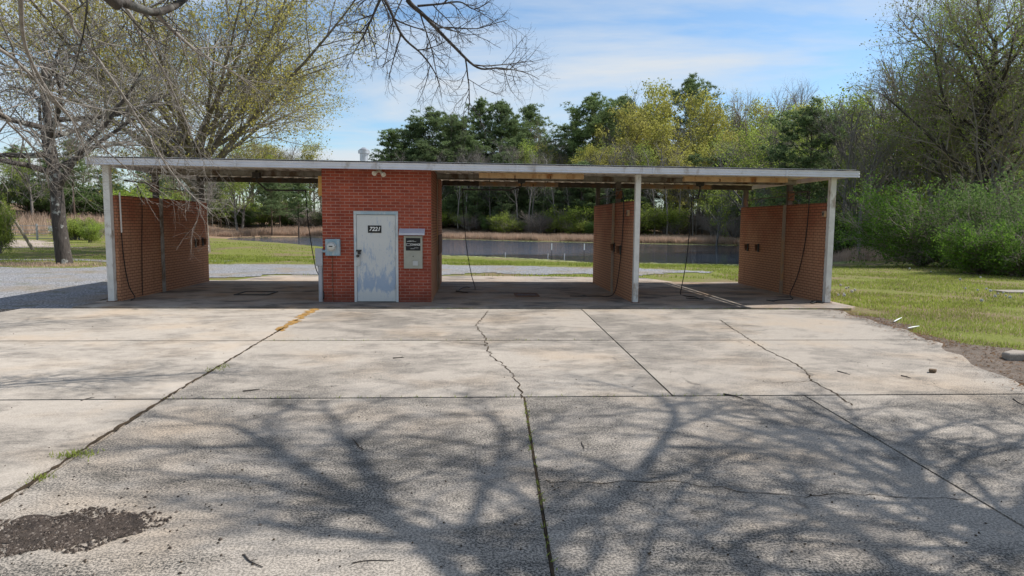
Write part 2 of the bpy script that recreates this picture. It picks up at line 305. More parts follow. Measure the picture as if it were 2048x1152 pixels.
class MB:
    def __init__(s): s.v = []; s.f = []
    def add(s, v, f):
        b = len(s.v); s.v += [tuple(float(c) for c in p) for p in v]; s.f += [tuple(b + i for i in q) for q in f]; return s
    def box(s, x0, x1, y0, y1, z0, z1):
        return s.add([(x0, y0, z0), (x1, y0, z0), (x1, y1, z0), (x0, y1, z0), (x0, y0, z1), (x1, y0, z1), (x1, y1, z1), (x0, y1, z1)],
                     [(0, 3, 2, 1), (4, 5, 6, 7), (0, 1, 5, 4), (1, 2, 6, 5), (2, 3, 7, 6), (3, 0, 4, 7)])
    def tube(s, pts, r, n=8, caps=True):
        pts = [np.array(p, float) for p in pts]; rs = r if isinstance(r, (list, tuple)) else [r] * len(pts); base = len(s.v); prev = None
        for i, p in enumerate(pts):
            t = pts[min(i + 1, len(pts) - 1)] - pts[max(i - 1, 0)]; t = t / (np.linalg.norm(t) + 1e-9)
            if prev is None:
                a = np.array([0, 0, 1.0]) if abs(t[2]) < 0.9 else np.array([1.0, 0, 0]); u_ = np.cross(t, a)
            else: u_ = prev - t * (prev @ t)
            u_ = u_ / np.linalg.norm(u_); prev = u_; v_ = np.cross(t, u_)
            for k in range(n): s.v.append(tuple(p + rs[i] * (cos(2 * pi * k / n) * u_ + sin(2 * pi * k / n) * v_)))
        for i in range(len(pts) - 1):
            for k in range(n):
                a = base + i * n + k; b = base + i * n + (k + 1) % n; s.f.append((a, b, b + n, a + n))
        if caps: s.f.append(tuple(base + k for k in reversed(range(n)))); s.f.append(tuple(base + (len(pts) - 1) * n + k for k in range(n)))
        return s
    def prism(s, poly, z0, z1):
        n = len(poly); return s.add([(x, y, z0) for x, y in poly] + [(x, y, z1) for x, y in poly], [tuple(range(n - 1, -1, -1)), tuple(range(n, 2 * n))] + [(i, (i + 1) % n, n + (i + 1) % n, n + i) for i in range(n)])
    def build(s, name, mat, parent=None, bevel=0.0, smooth=False):
        v = np.array(s.v, float); org = np.zeros(3)
        if parent is not None: org = ORG[parent.name]
        fl = {}
        for q in s.f: fl.setdefault(len(q), []).append(q)
        loc = (0, 0, 0)
        if parent is None:
            org = np.array([(v[:, 0].min() + v[:, 0].max()) / 2, (v[:, 1].min() + v[:, 1].max()) / 2, v[:, 2].min()]); loc = tuple(org)
        me = raw_mesh(name, v - org, [np.array(a) for a in fl.values()], smooth=smooth)
        # keep brick courses tied to the real height: shift UVs by the origin
        me.materials.append(M[mat]); o = link(name, me, parent, loc); ORG[o.name] = org
        if bevel: b = o.modifiers.new('bevel', 'BEVEL'); b.width = bevel; b.segments = 2; b.limit_method = 'ANGLE'
        if smooth:
            try: me.set_sharp_from_angle(angle=R(40))
            except Exception: pass
        return o
def spline(pts, k=8):
    P = [np.array(p, float) for p in pts]; P = [2 * P[0] - P[1]] + P + [2 * P[-1] - P[-2]]; out = []
    for i in range(1, len(P) - 2):
        for j in range(k):
            t = j / k; a, b, c, d = P[i - 1:i + 3]
            out.append(0.5 * (2 * b + (c - a) * t + (2 * a - 5 * b + 4 * c - d) * t * t + (3 * b - a - 3 * c + d) * t ** 3))
    out.append(P[-2]); return out
def copy_tree(o, loc, rz=0, scale=1.0, zs=None):
    c = o.copy(); COL.objects.link(c); c.location = tuple(float(a) for a in loc); c.rotation_euler = (0, 0, rz); c.scale = (scale, scale, scale if zs is None else zs)
    for ch in list(o.children):
        d = ch.copy(); COL.objects.link(d); d.parent = c
        for g in list(ch.children):
            e = g.copy(); COL.objects.link(e); e.parent = d
    return c
def text_mesh(body, size, shear=0.0, ext=0.002, bold=0.0):
    cu = bpy.data.curves.new('text', 'FONT'); cu.body = body; cu.size = size; cu.shear = shear; cu.extrude = ext; cu.offset = bold; cu.align_x = 'CENTER'; cu.align_y = 'CENTER'
    o = bpy.data.objects.new('text', cu); COL.objects.link(o); bpy.context.view_layer.update()
    me = bpy.data.meshes.new_from_object(o.evaluated_get(bpy.context.evaluated_depsgraph_get())); bpy.data.objects.remove(o); bpy.data.curves.remove(cu); return me

# ------------------------------------------------------------------ terrain and water
WZ = -0.45
near_px = [(452, 479), (520, 483), (580, 487), (640, 493), (760, 503), (890, 512), (1000, 516), (1100, 521), (1185, 527), (1300, 528), (1400, 530), (1480, 531), (1600, 531), (1680, 528), (1720, 519)]
far_px = [(1735, 507), (1690, 499), (1590, 494), (1480, 490.5), (1330, 488), (1180, 485), (1040, 482), (880, 478), (760, 476), (640, 475), (520, 474.5), (460, 475.5)]
POND = np.array([G(a, b, WZ)[:2] for a, b in near_px + far_px])
def sdist(x, y, poly):
    """signed distance to a polygon, negative inside"""
    d = np.full(x.shape, 1e9); ins = np.zeros(x.shape, bool); n = len(poly)
    for i in range(n):
        a = poly[i]; b = poly[(i + 1) % n]; e = b - a; t = np.clip(((x - a[0]) * e[0] + (y - a[1]) * e[1]) / (e @ e), 0, 1)
        d = np.minimum(d, np.hypot(x - a[0] - t * e[0], y - a[1] - t * e[1]))
        c = (a[1] > y) != (b[1] > y); ins ^= c & (x < (b[0] - a[0]) * (y - a[1]) / (b[1] - a[1] + 1e-12) + a[0])
    return np.where(ins, -d, d)
def sm(a, b, t): t = np.clip((t - a) / (b - a), 0, 1); return t * t * (3 - 2 * t)
def hgt(x, y):
    x = np.asarray(x, float); y = np.asarray(y, float); d = sdist(x, y, POND)
    z = -0.03 - 0.10 * sm(31, 38, y)
    z = z + 0.05 * np.sin(x * 0.35 + y * 0.2) * np.sin(y * 0.31 - x * 0.12) * sm(24, 34, np.hypot(x, y) * 0 + y)
    bank = 1 - sm(0.0, 11.0, d); z = z * (1 - bank) + (WZ + 0.02) * bank
    z = np.where(d < 0, WZ + 0.02 + np.maximum(d * 0.35, -1.2), z)
    z = z + 3.2 * sm(92, 150, np.hypot(x, y)) * sm(80, 110, y)
    z = z + 1.5 * sm(76, 92, y) * sm(34, 48, -x)
    z = z + 1.0 * sm(22, 60, x) * sm(20, 45, y) * sm(1, 8, d) + 0.9 * sm(5, 16, d) * sm(44, 58, y) * sm(-30, -16, x) * (1 - sm(24, 34, x))
    return z
def hz(x, y): return float(hgt(np.array([x]), np.array([y]))[0])
xs = np.concatenate([np.linspace(-420, -90, 12)[:-1], np.linspace(-90, -40, 34)[:-1], np.linspace(-40, 48, 150)[:-1], np.linspace(48, 100, 34)[:-1], np.linspace(100, 420, 12)])
ys = np.concatenate([np.linspace(-60, 8, 8)[:-1], np.linspace(8, 100, 150)[:-1], np.linspace(100, 700, 24)])
XX, YY = np.meshgrid(xs, ys); ZZ = hgt(XX, YY); nx, ny = len(xs), len(ys)
ii = (np.arange(ny - 1)[:, None] * nx + np.arange(nx - 1)[None]).ravel()
me = raw_mesh('ground', np.stack([XX, YY, ZZ], -1).reshape(-1, 3), np.stack([ii, ii + 1, ii + nx + 1, ii + nx], 1), smooth=True)
me.materials.append(M['ground']); meta(link('ground', me), kind='structure')
mb = MB(); mb.add([(POND[:, 0].min() - 2, POND[:, 1].min() - 2, WZ), (POND[:, 0].max() + 2, POND[:, 1].min() - 2, WZ), (POND[:, 0].max() + 2, POND[:, 1].max() + 2, WZ), (POND[:, 0].min() - 2, POND[:, 1].max() + 2, WZ)], [(0, 1, 2, 3)])
meta(mb.build('pond_water', 'water'), kind='structure')

rs = np.random.RandomState(5)
def sheet(name, poly, mat, step=0.3, jag=0.35, dz=0.02):
    """an irregular flat patch that follows the terrain: grid cells kept inside a wobbling outline"""
    poly = np.array(poly, float); x0, y0 = poly.min(0) - 1; x1, y1 = poly.max(0) + 1
    gx = np.arange(x0, x1, step); gy = np.arange(y0, y1, step); X, Y_ = np.meshgrid(gx, gy); X = X + rs.uniform(-.3, .3, X.shape) * step; Y_ = Y_ + rs.uniform(-.3, .3, X.shape) * step
    d = sdist(X, Y_, poly) + jag * (np.sin(X * 1.7 + 1.3 * np.sin(Y_ * 1.1)) + np.sin(Y_ * 2.3 + X * 0.7) + 0.8 * rs.uniform(-1, 1, X.shape))
    Z = hgt(X, Y_) + dz; n = len(gx); idx = (np.arange(len(gy) - 1)[:, None] * n + np.arange(n - 1)[None]); keep = (d[:-1, :-1] < 0) & (d[1:, 1:] < 0) & (d[:-1, 1:] < 0) & (d[1:, :-1] < 0); idx = idx[keep]
    me = raw_mesh(name, np.stack([X, Y_, Z], -1).reshape(-1, 3), np.stack([idx, idx + 1, idx + n + 1, idx + n], 1)); me.materials.append(M[mat]); return meta(link(name, me), kind='structure')
drive = [(-30, 12), (-8.3, 12), (-8.3, 15.5), (-8.6, 22.5), (-6, 24), (0, 24.6), (6, 24.8), (9.5, 25.5), (9.5, 27), (6, 29.0), (0, 30.2), (-6, 30.6), (-12, 30.2), (-15, 27.4), (-22, 27.0), (-32, 26)]
sheet('gravel_drive', drive, 'gravel', 0.28, 0.3, 0.018)
sheet('gravel_lane', [(-34, 31), (-22, 31.2), (-13, 31.6), (-11, 33.4), (-20, 34), (-36, 35)], 'gravel', 0.35, 0.3, 0.016)
sheet('dirt_road', [(-36, 46), (-26, 48), (-32, 56), (-40, 66), (-50, 72), (-56, 72), (-52, 60), (-46, 52)], 'road_dirt', 0.6, 0.5, 0.02)

# ------------------------------------------------------------------ concrete
AP = 0.0
J = 0.011
def slab(mb, poly): mb.prism(poly, AP - 0.10, AP)
xl, xr = -9.6, 7.9
mb = MB()
cols0 = [(-9.4, -3.32), (-3.32, 2.36), (2.36, 8.0)]
def wob(p, a=0.0): return p
# far course (y 10.65..14.62), middle course (7.12..10.65), near courses
def edge_r(y): return 6.35 + 1.45 * sm(6.5, 12.5, y) + 0.18 * sm(12, 15, y)
def right_poly(x0, y0, y1):
    ysn = np.linspace(y0, y1, 12); rr = random.Random(3); return [(x0, y0)] + [(float(edge_r(q)) + 0.06 * sin(q * 5) + rr.uniform(-.05, .05), float(q)) for q in ysn] + [(x0, y1)]
for y0, y1 in ((10.66, 14.60), (7.14, 10.64)):
    slab(mb, [(-9.6, y0 + J), (-3.32 + 0.02 * (14 - y0) - J, y0 + J), (-3.32 + 0.02 * (14 - y1) - J, y1 - J), (-9.3, y1 - J)])
    slab(mb, [(-3.32 + 0.02 * (14 - y0) + J, y0 + J), (2.34 - 0.025 * (14 - y0) - J, y0 + J), (2.34 - 0.025 * (14 - y1) - J, y1 - J), (-3.32 + 0.02 * (14 - y1) + J, y1 - J)])
    p = right_poly(2.34 - 0.025 * (14 - y0) + J, y0 + J, y1 - J); p[-1] = (2.34 - 0.025 * (14 - y1) + J, y1 - J); slab(mb, p)
y1 = 7.12; y0 = -6
slab(mb, [(-12, y0), (-2.52 - J, y0), (-3.18 - J, y1 - J), (-12, y1 - J)])
slab(mb, [(-2.52 + J, y0), (0.11 - J, y0), (0.55 - J, y1 - J), (-3.18 + J, y1 - J)])
slab(mb, [(0.11 + J, y0), (2.8 - J, y0), (3.62 - J, y1 - J), (0.55 + J, y1 - J)])
slab(mb, [(2.8 + J, y0), (8.5, y0), (7.2, 3), (6.5, y1 - J), (3.62 + J, y1 - J)])
ap = meta(mb.build('concrete_apron', 'concrete'), kind='structure')
jf = MB(); jf.box(-11, 6.6, -5.5, 14.6, -0.09, -0.012); meta(jf.build('joint_soil', 'joint_dirt'), kind='structure')
bs = MB(); BZ = 0.03
bs.prism([(-8.35, 14.64), (8.42, 14.64), (8.66, 14.9), (8.66, 21.3), (-8.35, 21.3)], -0.12, BZ); meta(bs.build('wash_bay_slab', 'bay_concrete', None, 0.012), kind='structure')
ra = MB(); ra.prism([(-7.5, 21.33), (6.6, 21.33), (5.9, 23.2), (3, 23.7), (-3, 23.75), (-6.9, 23.6)], -0.1, 0.0); meta(ra.build('rear_apron', 'rear_concrete', None, 0.01), kind='structure')

def ribbon(name, pts, width, mat, z, parent=None, seed=0, jit=0.03):
    rr = random.Random(seed); P = []
    for a, b in zip(pts[:-1], pts[1:]):
        n = max(2, int(math.hypot(b[0] - a[0], b[1] - a[1]) / 0.07))
        for k in range(n): t = k / n; P.append((a[0] + (b[0] - a[0]) * t + rr.uniform(-jit, jit), a[1] + (b[1] - a[1]) * t + rr.uniform(-jit, jit)))
    P.append(pts[-1]); v = []; f = []
    for i, p in enumerate(P):
        q = P[min(i + 1, len(P) - 1)]; o = P[max(0, i - 1)]; tx, ty = q[0] - o[0], q[1] - o[1]; l = math.hypot(tx, ty) + 1e-9; nx_, ny_ = -ty / l, tx / l; wd = width * rr.uniform(0.25, 1.0)
        v += [(p[0] - nx_ * wd, p[1] - ny_ * wd, z), (p[0] + nx_ * wd, p[1] + ny_ * wd, z)]
        if i: f.append((2 * i - 2, 2 * i - 1, 2 * i + 1, 2 * i))
    m = MB(); m.add(v, f); return m.build(name, mat, parent)
def gp(l): return [tuple(G(a, b)[:2]) for a, b in l]
cracks = [[(975, 622), (962, 640), (952, 652), (970, 678), (976, 700), (985, 712), (1020, 742), (1040, 772), (1043, 797)],
          [(1440, 640), (1462, 655), (1488, 672), (1535, 702), (1585, 724), (1612, 742), (1625, 762), (1668, 785), (1705, 811)],
          [(1085, 963), (1200, 966), (1330, 962), (1420, 972), (1500, 988), (1600, 994), (1700, 990), (1860, 996), (1930, 1000)],
          [(706, 876), (716, 890), (728, 900)], [(860, 688), (900, 684), (935, 680)], [(1560, 742), (1640, 744)], [(520, 780), (600, 783)], [(1545, 765), (1625, 763)], [(975, 690), (880, 682)]]
for i, c in enumerate(cracks): meta(ribbon('pavement_crack', gp(c), 0.012 if i < 2 else 0.006, 'joint_dirt', 0.004, None, i, 0.03 if i != 1 else 0.02), kind='structure')
ribbon_d = ribbon('joint_silt', [(-3.33, 14.58), (-3.30, 12.9), (-3.27, 11.6)], 0.10, 'orange_silt', 0.005, None, 21, 0.07); meta(ribbon_d, kind='structure')
for a, b, wd in (((-3.28, 12.0), (-3.2, 7.2), .022), ((-3.2, 7.2), (-3.06, 4.0), .027)): meta(ribbon('joint_soil', [a, b], wd, 'joint_dirt', 0.005, None, 33, .012), kind='structure')
meta(ribbon('joint_soil', [(.55, 7.1), (.418, 3.2)], .011, 'joint_dirt', 0.005, None, 34, .004), kind='structure')
def blob(name, c, rx, ry, mat, z, seed, n=46, jag=0.25):
    rr = random.Random(seed); ph = [rr.uniform(0, 6.28) for _ in range(4)]; P = []
    for k in range(n):
        a = 2 * pi * k / n; q = 1 + jag * (0.5 * sin(2 * a + ph[0]) + 0.35 * sin(3 * a + ph[1]) + 0.3 * sin(7 * a + ph[2])) + rr.uniform(-.08, .08); P.append((c[0] + rx * q * cos(a), c[1] + ry * q * sin(a), z))
    m = MB(); m.add(P, [tuple(range(n))]); return meta(m.build(name, mat), kind='structure')
pc = G(128, 1062); blob('broken_asphalt_patch', pc, 0.34, 0.28, 'patch_dirt', 0.005, 4, 60, 0.45)
strip = lambda y: .42 + .18 * np.sin(y * 2.1) + .10 * np.sin(y * 5.3) + 1.5 * np.exp(-((y - 8.9) / 1.0) ** 2)
sy = np.linspace(5.5, 15.2, 40); sheet('mulch_strip', [(float(edge_r(q)) - .15, float(q)) for q in sy] + [(float(edge_r(q) + strip(q)), float(q)) for q in sy[::-1]], 'mulch', 0.07, 0.05, 0.014)

# ------------------------------------------------------------------ the car wash
YF, YB = 15.6, 20.85
TL = -0.0042
def tz(x): return TL * x            # the roof runs very slightly down to the right
RZ = 3.09
B = thing('car_wash', (0, 18, 0), 'brick car wash with flat metal roof over three open bays and an equipment room', 'car wash')
# corrugated deck: ribs run front to back
mbd = MB(); X0, X1, Y0, Y1 = -8.2, 8.72, 15.27, 21.6
prof = []; x = X0
while x < X1 - 0.01:
    for dx_, dz_ in ((0.0, 0.0), (0.15, 0.0), (0.18, 0.045), (0.27, 0.045), (0.30, 0.0)):
        if x + dx_ <= X1: prof.append((x + dx_, RZ + dz_))
    x += 0.305
v = []; f = []
for (px_, pz_) in prof: v += [(px_, Y0, pz_ + tz(px_)), (px_, Y1, pz_ + tz(px_))]
for i in range(len(prof) - 1): f.append((2 * i, 2 * i + 1, 2 * i + 3, 2 * i + 2))
mbd.add(v, f); mbd.add([(a, b, c + 0.006) for a, b, c in v], [tuple(reversed(q)) for q in f])
roof = mbd.build('roof', 'deck', B)
def tilted(mb): mb.v = [(a, b, c + tz(a)) for a, b, c in mb.v]; return mb
fz0, fz1 = 2.985, 3.125
m = MB(); n = 24; prof2 = [(15.20, fz0), (15.215, fz0 + .035), (15.205, fz0 + .045), (15.205, fz0 + .085), (15.215, fz0 + .095), (15.20, fz1), (15.26, fz1 + .004), (15.26, fz0 + 0.012), (15.34, fz0 + 0.012), (15.34, fz0)]
k = len(prof2); m.add([(X0 - 0.05, a, b) for a, b in prof2] + [(X1 + 0.05, a, b) for a, b in prof2], [(i, (i + 1) % k, k + (i + 1) % k, k + i) for i in range(k)] + [tuple(range(k - 1, -1, -1)), tuple(range(k, 2 * k))])
fas = tilted(m).build('fascia', 'fascia', roof)
for xs_ in (-5.15, -2.1, 0.95, 4.0, 7.05):
    m = MB(); m.box(xs_, xs_ + .05, 15.196, 15.1995, fz0 - .001, fz1 + .001); tilted(m).build('seam_cover', 'fascia', roof)
m = MB(); m.box(X0 - 0.04, X0, 15.262, Y1, fz0 + .02, fz1); m.box(X1, X1 + 0.04, 15.262, Y1, fz0 + .02, fz1); m.box(X0 - 0.04, X1 + 0.04, Y1 + .001, Y1 + .06, fz0 + .03, fz1); tilted(m).build('edge_trim', 'fascia', roof)
m = MB(); m.box(X0 + .005, X1 - .005, 15.268, Y1 - 0.002, RZ + .064, RZ + 0.07); tilted(m).build('roof_membrane', 'deck_top', roof)
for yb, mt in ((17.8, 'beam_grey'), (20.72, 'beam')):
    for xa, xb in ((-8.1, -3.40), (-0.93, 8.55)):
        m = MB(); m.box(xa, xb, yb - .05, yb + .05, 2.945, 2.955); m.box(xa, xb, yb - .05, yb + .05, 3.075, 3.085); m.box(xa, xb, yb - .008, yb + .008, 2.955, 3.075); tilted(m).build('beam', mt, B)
for xa, xb in ((-8.09, -3.38), (-0.94, 8.43)):
    m = MB(); m.box(xa, xb, 15.605, 15.68, 2.998, 3.083); tilted(m).build('header_beam', 'deck', B)
# equipment room: four brick walls
RX0, RX1 = -3.375, -0.945
m = MB(); dX0, dX1 = -2.68, -1.69; wt = 0.2; dT = 2.085
m.add([(RX0, YF, BZ), (dX0, YF, BZ), (dX0, YF, dT), (dX1, YF, dT), (dX1, YF, BZ), (RX1, YF, BZ), (RX1, YF, 3.09), (dX1, YF, 3.09), (dX0, YF, 3.09), (RX0, YF, 3.09)], [(0, 1, 2, 8, 9), (2, 3, 7, 8), (3, 4, 5, 6, 7)])
m.add([(RX0, YF + .03, BZ), (dX0, YF + .03, BZ), (dX0, YF + .03, dT), (dX1, YF + .03, dT), (dX1, YF + .03, BZ), (RX1, YF + .03, BZ), (RX1, YF + .03, 3.09), (dX1, YF + .03, 3.09), (dX0, YF + .03, 3.09), (RX0, YF + .03, 3.09)], [(9, 8, 2, 1, 0), (8, 7, 3, 2), (7, 6, 5, 4, 3)])
b_ = len(m.v) - 20
for q0, q1 in ((0, 9), (5, 6), (1, 2), (4, 3), (2, 3), (9, 6)): m.f.append((b_ + q0, b_ + q1, b_ + 10 + q1, b_ + 10 + q0))
m.v = [(a, b, c + (tz(a) if c > 3 else 0)) for a, b, c in m.v]
m.build('front_wall', 'brick_red', B)
m = MB(); m.box(RX0 + wt + .002, RX1 - wt - .002, YB - wt, YB, BZ, 3.09); m.build('rear_wall', 'brick_red', B)
for xa in (RX0, RX1 - wt):
    m = MB(); m.box(xa, xa + wt, YF + .031, YB, BZ, 3.085 + tz(xa)); m.build('side_wall', 'brick_bay', B)
# door
m = MB(); m.box(dX0, dX0 + .055, YF - .015, YF + .12, BZ, dT); m.box(dX1 - .055, dX1, YF - .015, YF + .12, BZ, dT); m.box(dX0 + .055, dX1 - .055, YF - .012, YF + .12, dT - .035, dT); fr = m.build('door_frame', 'frame_paint', B, 0.004)
m = MB(); m.box(dX0, dX1, YF - .022, YF - .0155, dT - .075, dT - .002); m.build('head_strip', 'frame_blue', fr, 0.002)
m = MB(); m.box(dX0 + .061, dX1 - .061, YF + .006, YF + .05, BZ + .012, dT - .082)
door = m.build('door', 'door_paint', B, 0.003)
m = MB(); m.box(dX0 + .02, dX0 + .13, YF - .012, YF - .001 + .008, 0.85, 1.16); m.build('lock_plate', 'galv', door, 0.003)
m = MB(); m.tube([(dX0 + .10, YF - .03, 1.08), (dX0 + .10, YF - .10, 1.08)], 0.018, 10); m.tube([(dX0 + .10, YF - .10, 1.08), (dX0 + .10, YF - .14, 1.08)], 0.034, 12); m.build('handle', 'dark_metal', door)
m = MB(); m.box(dX0 + .05, dX0 + .17, YF - .03, YF - .012, 1.18, 1.215); m.box(dX0 + .085, dX0 + .15, YF - .055, YF - .012, 1.115, 1.18); m.build('padlock', 'dark_metal', door, 0.004)
for z in (1.72, 1.05, 0.38):
    m = MB(); m.tube([(dX1 - .058, YF - .02, z - .05), (dX1 - .058, YF - .02, z + .05)], 0.011, 8); m.build('hinge', 'galv', door)
# partition walls, posts
def pwall(x0, x1, face):
    m = MB(); m.box(x0, x1, YF + 0.10, YB, BZ, 2.36); o = m.build('partition_wall', 'brick_bay', B)
    m = MB(); m.box(x0 - .004, x1 + .004, YF + .098, YB + .004, 2.361, 2.385); m.build('wall_cap', 'brick_bay', o)
    return o
walls = [pwall(-8.06, -7.88, 1), pwall(3.70, 3.87, -1), pwall(8.29, 8.46, -1)]
for xa, xb in ((-8.09, -7.955), (3.715, 3.83), (8.30, 8.43)):
    m = MB(); m.box(xa, xb, YF - .04, YF - .03, BZ, 2.997 + tz(xa)); m.box(xa, xb, YF + .08, YF + .09, BZ, 2.997 + tz(xa)); m.box((xa + xb) / 2 - .012, (xa + xb) / 2 + .012, YF - .03, YF + .08, BZ, 2.997 + tz(xa))
    m.box(xa, xa + .008, YF - .03, YF + .08, BZ, 2.997 + tz(xa)); m.box(xb - .008, xb, YF - .03, YF + .08, BZ, 2.997 + tz(xa)); m.build('front_post', 'post_paint', B); m = MB(); m.box(xa - .03, xb + .03, YF - .07, YF + .097, BZ + .001, BZ + .012); m.build('base_plate', 'rust', B)
for xw, s in ((-7.97, 1), (3.785, -1), (8.375, -1)):
    for yb in (17.8, 20.72):
        m = MB(); m.box(xw - .06, xw + .06, yb - .06, yb + .06, 2.387, 2.944 + tz(xw)); m.build('post', 'beam', B)
    fx = xw + s * 0.09
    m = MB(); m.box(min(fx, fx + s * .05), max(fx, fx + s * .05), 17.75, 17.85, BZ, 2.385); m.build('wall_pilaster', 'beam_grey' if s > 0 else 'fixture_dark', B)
    if s > 0 or True:
        m = MB(); m.box(xw - .075, xw + .075, YB + .006, YB + .03, BZ, 2.38); m.build('end_plate', 'fixture_dark', B)
# loose wooden board beside the room, conduit on the room's side wall
m = MB(); m.box(RX0 - .10, RX0 - .002, YF + .10, YF + .14, 2.42, 2.86); m.build('wooden_board', 'board', B, 0.003)
m = MB(); m.tube([(RX1 + .018, 17.9, BZ), (RX1 + .018, 17.9, 3.05)], 0.014, 8); m.build('conduit', 'fixture_dark', B, 0, True); m = MB(); m.tube([(RX1 + .025, 18.6, BZ), (RX1 + .025, 18.6, 0.95)], 0.022, 8); m.build('conduit', 'fixture_dark', B, 0, True)
m = MB(); m.box(RX1 + .001, RX1 + .02, 18.6, 20.7, 0.95, 1.5); m.build('side_panel', 'rust', B, 0.004)
# roof vent
vx = at(728, 320, 17.4)
m = MB(); m.tube([(vx[0], 17.4, 3.13), (vx[0], 17.4, 3.58)], 0.10, 16); vent = m.build('vent_pipe', 'galv', roof, 0, True)
m = MB(); m.tube([(vx[0], 17.4, 3.53), (vx[0], 17.4, 3.535), (vx[0], 17.4, 3.61), (vx[0], 17.4, 3.615), (vx[0], 17.4, 3.625), (vx[0], 17.4, 3.68)], [0.09, 0.14, 0.14, 0.11, 0.12, 0.04], 18); m.build('vent_cap', 'galv', vent, 0, True)

# ---- things on the building
sg = thing('address_plate', (-2.215, YF - .002, 1.63), 'black plate with white slanted house number fixed to the grey door', 'house number')
m = MB(); m.box(-2.365, -2.065, YF - .006, YF + .004, 1.60, 1.765); m.build('plate', 'black_sign', sg, 0.002)
me = text_mesh('7221', 0.125, 0.25, 0.002, 0.003); me.materials.append(M['white_paint']); o = link('digits', me, sg, (0.0, -0.0065, 0.052)); o.rotation_euler = (R(90), 0, 0)
def fy(px, py, y=YF): p = at(px, py, y); return p
c0 = fy(808, 537); c1 = fy(845, 472)
cm = thing('change_machine', ((c0[0] + c1[0]) / 2, YF, c0[2]), 'stainless steel coin change machine set in the brick wall right of the door', 'change machine')
m = MB(); m.box(c0[0], c1[0], YF - .03, YF - .001, c0[2], c1[2]); m.build('face_panel', 'steel', cm, 0.004)
s0 = fy(812, 501); s1 = fy(841, 476); m = MB(); m.box(s0[0], s1[0], YF - .034, YF - .0305, s0[2], s1[2]); sp = m.build('sign_plate', 'black_sign', cm, 0.001)
me = text_mesh('CHANGE', 0.062, 0, 0.0012, 0.001); me.materials.append(M['white_paint']); mid = ((s0 + s1) / 2); o = link('lettering', me, sp, tuple(np.array([mid[0] + .055, YF - .0355, mid[2] - .008]) - ORG[sp.name])); o.rotation_euler = (R(90), 0, 0); o.scale = (0.85, 1, 1)
m = MB(); zc = mid[2] - .008
for a, b, c, d in ((-.15, -.06, .022, .027), (-.15, -.06, -.027, -.022), (-.15, -.145, -.022, .022), (-.065, -.06, -.022, .022), (-.14, -.03, .07, .078), (-.10, .02, .085, .09), (-.02, .07, .068, .073), (.02, .12, -.075, -.07), (-.06, .03, -.095, -.09)):
    m = MB(); m.box(mid[0] + a, mid[0] + b, YF - .0355, YF - .0342, zc + c, zc + d); m.build('sign_line', 'white_paint', sp)
t0 = fy(826, 531); t1 = fy(836, 522); m = MB(); m.box(t0[0], t1[0], YF - .05, YF - .0305, t0[2], t1[2]); m.build('coin_tray', 'galv', cm, 0.004)
m = MB(); m.tube([(mid[0], YF - .03, c0[2] + .28), (mid[0], YF - .045, c0[2] + .28)], 0.012, 10); m.build('lock', 'dark_metal', cm); m = MB(); m.tube([(c0[0] + .03, YF - .03, c0[2] + .5), (c0[0] + .03, YF - .037, c0[2] + .5)], 0.007, 8); m.build('lock', 'dark_metal', cm)
h0 = fy(799, 469); h1 = fy(850, 459); m = MB()
m.add([(h0[0], YF - .001, h1[2] + .02), (h1[0], YF - .001, h1[2] + .02), (h1[0], YF - .16, h0[2] + .035), (h0[0], YF - .16, h0[2] + .035), (h0[0], YF - .001, h1[2] + .01), (h1[0], YF - .001, h1[2] + .01), (h1[0], YF - .16, h0[2] - .012), (h0[0], YF - .16, h0[2] - .012)], [(0, 1, 2, 3), (7, 6, 5, 4), (3, 2, 6, 7), (1, 5, 6, 2), (0, 3, 7, 4), (0, 4, 5, 1)])
meta(m.build('rain_hood', 'canopy', None, 0.004), 'small sloping grey metal rain hood above the change machine', 'rain hood')
e0 = fy(653, 511); e1 = fy(681, 478)
em = thing('electric_meter', ((e0[0] + e1[0]) / 2, YF, e0[2]), 'blue grey electric meter box with round glass dial on the red brick wall', 'electric meter')
m = MB(); m.box(e0[0], e1[0], YF - .12, YF - .001, e0[2], e1[2]); bx = m.build('meter_box', 'meter_blue', em, 0.008)
ec = fy(665.5, 493); m = MB(); m.tube([(ec[0], YF - .121, ec[2]), (ec[0], YF - .14, ec[2])], 0.108, 22); m.build('ring', 'galv', bx, 0, True)
m = MB(); m.tube([(ec[0], YF - .1405, ec[2]), (ec[0], YF - .20, ec[2]), (ec[0], YF - .225, ec[2])], [0.088, 0.082, 0.05], 22); m.build('glass_dial', 'glass_grey', bx, 0, True)
m = MB(); m.box(ec[0] - .04, ec[0] + .04, YF - .229, YF - .2255, ec[2] + .0, ec[2] + .022); m.build('register', 'black_sign', bx)
m = MB(); m.tube(spline([(ec[0] - .01, YF - .012, e0[2] - .001), (ec[0] - .012, YF - .012, 0.6), (ec[0] - .005, YF - .012, BZ + .01)], 6), 0.006, 6); m.build('ground_wire', 'rust', em)
d0 = fy(632, 532); d1 = fy(644, 497); yd = YF + .06
db = thing('electrical_box', ((d0[0] + d1[0]) / 2, yd, BZ), 'tall grey electrical box on a thick conduit pipe left of the brick room', 'electrical box')
m = MB(); m.box(d0[0], d1[0] + .01, yd - .09, yd + .08, d0[2], d1[2]); bb = m.build('box', 'grey_box', db, 0.008)
m = MB(); m.box(d0[0] - .005, d1[0] + .015, yd - .10, yd - .092, d0[2] + .03, d1[2] + .006); m.build('lid', 'grey_box', bb, 0.003)
m = MB(); xp = (d0[0] + d1[0]) / 2 + .02; m.tube([(xp, yd, BZ), (xp, yd, d0[2])], 0.055, 12); m.tube([(xp, yd, d0[2] - .06), (xp, yd, d0[2] - .001)], 0.068, 12); m.build('pipe', 'grey_box', db, 0, True)
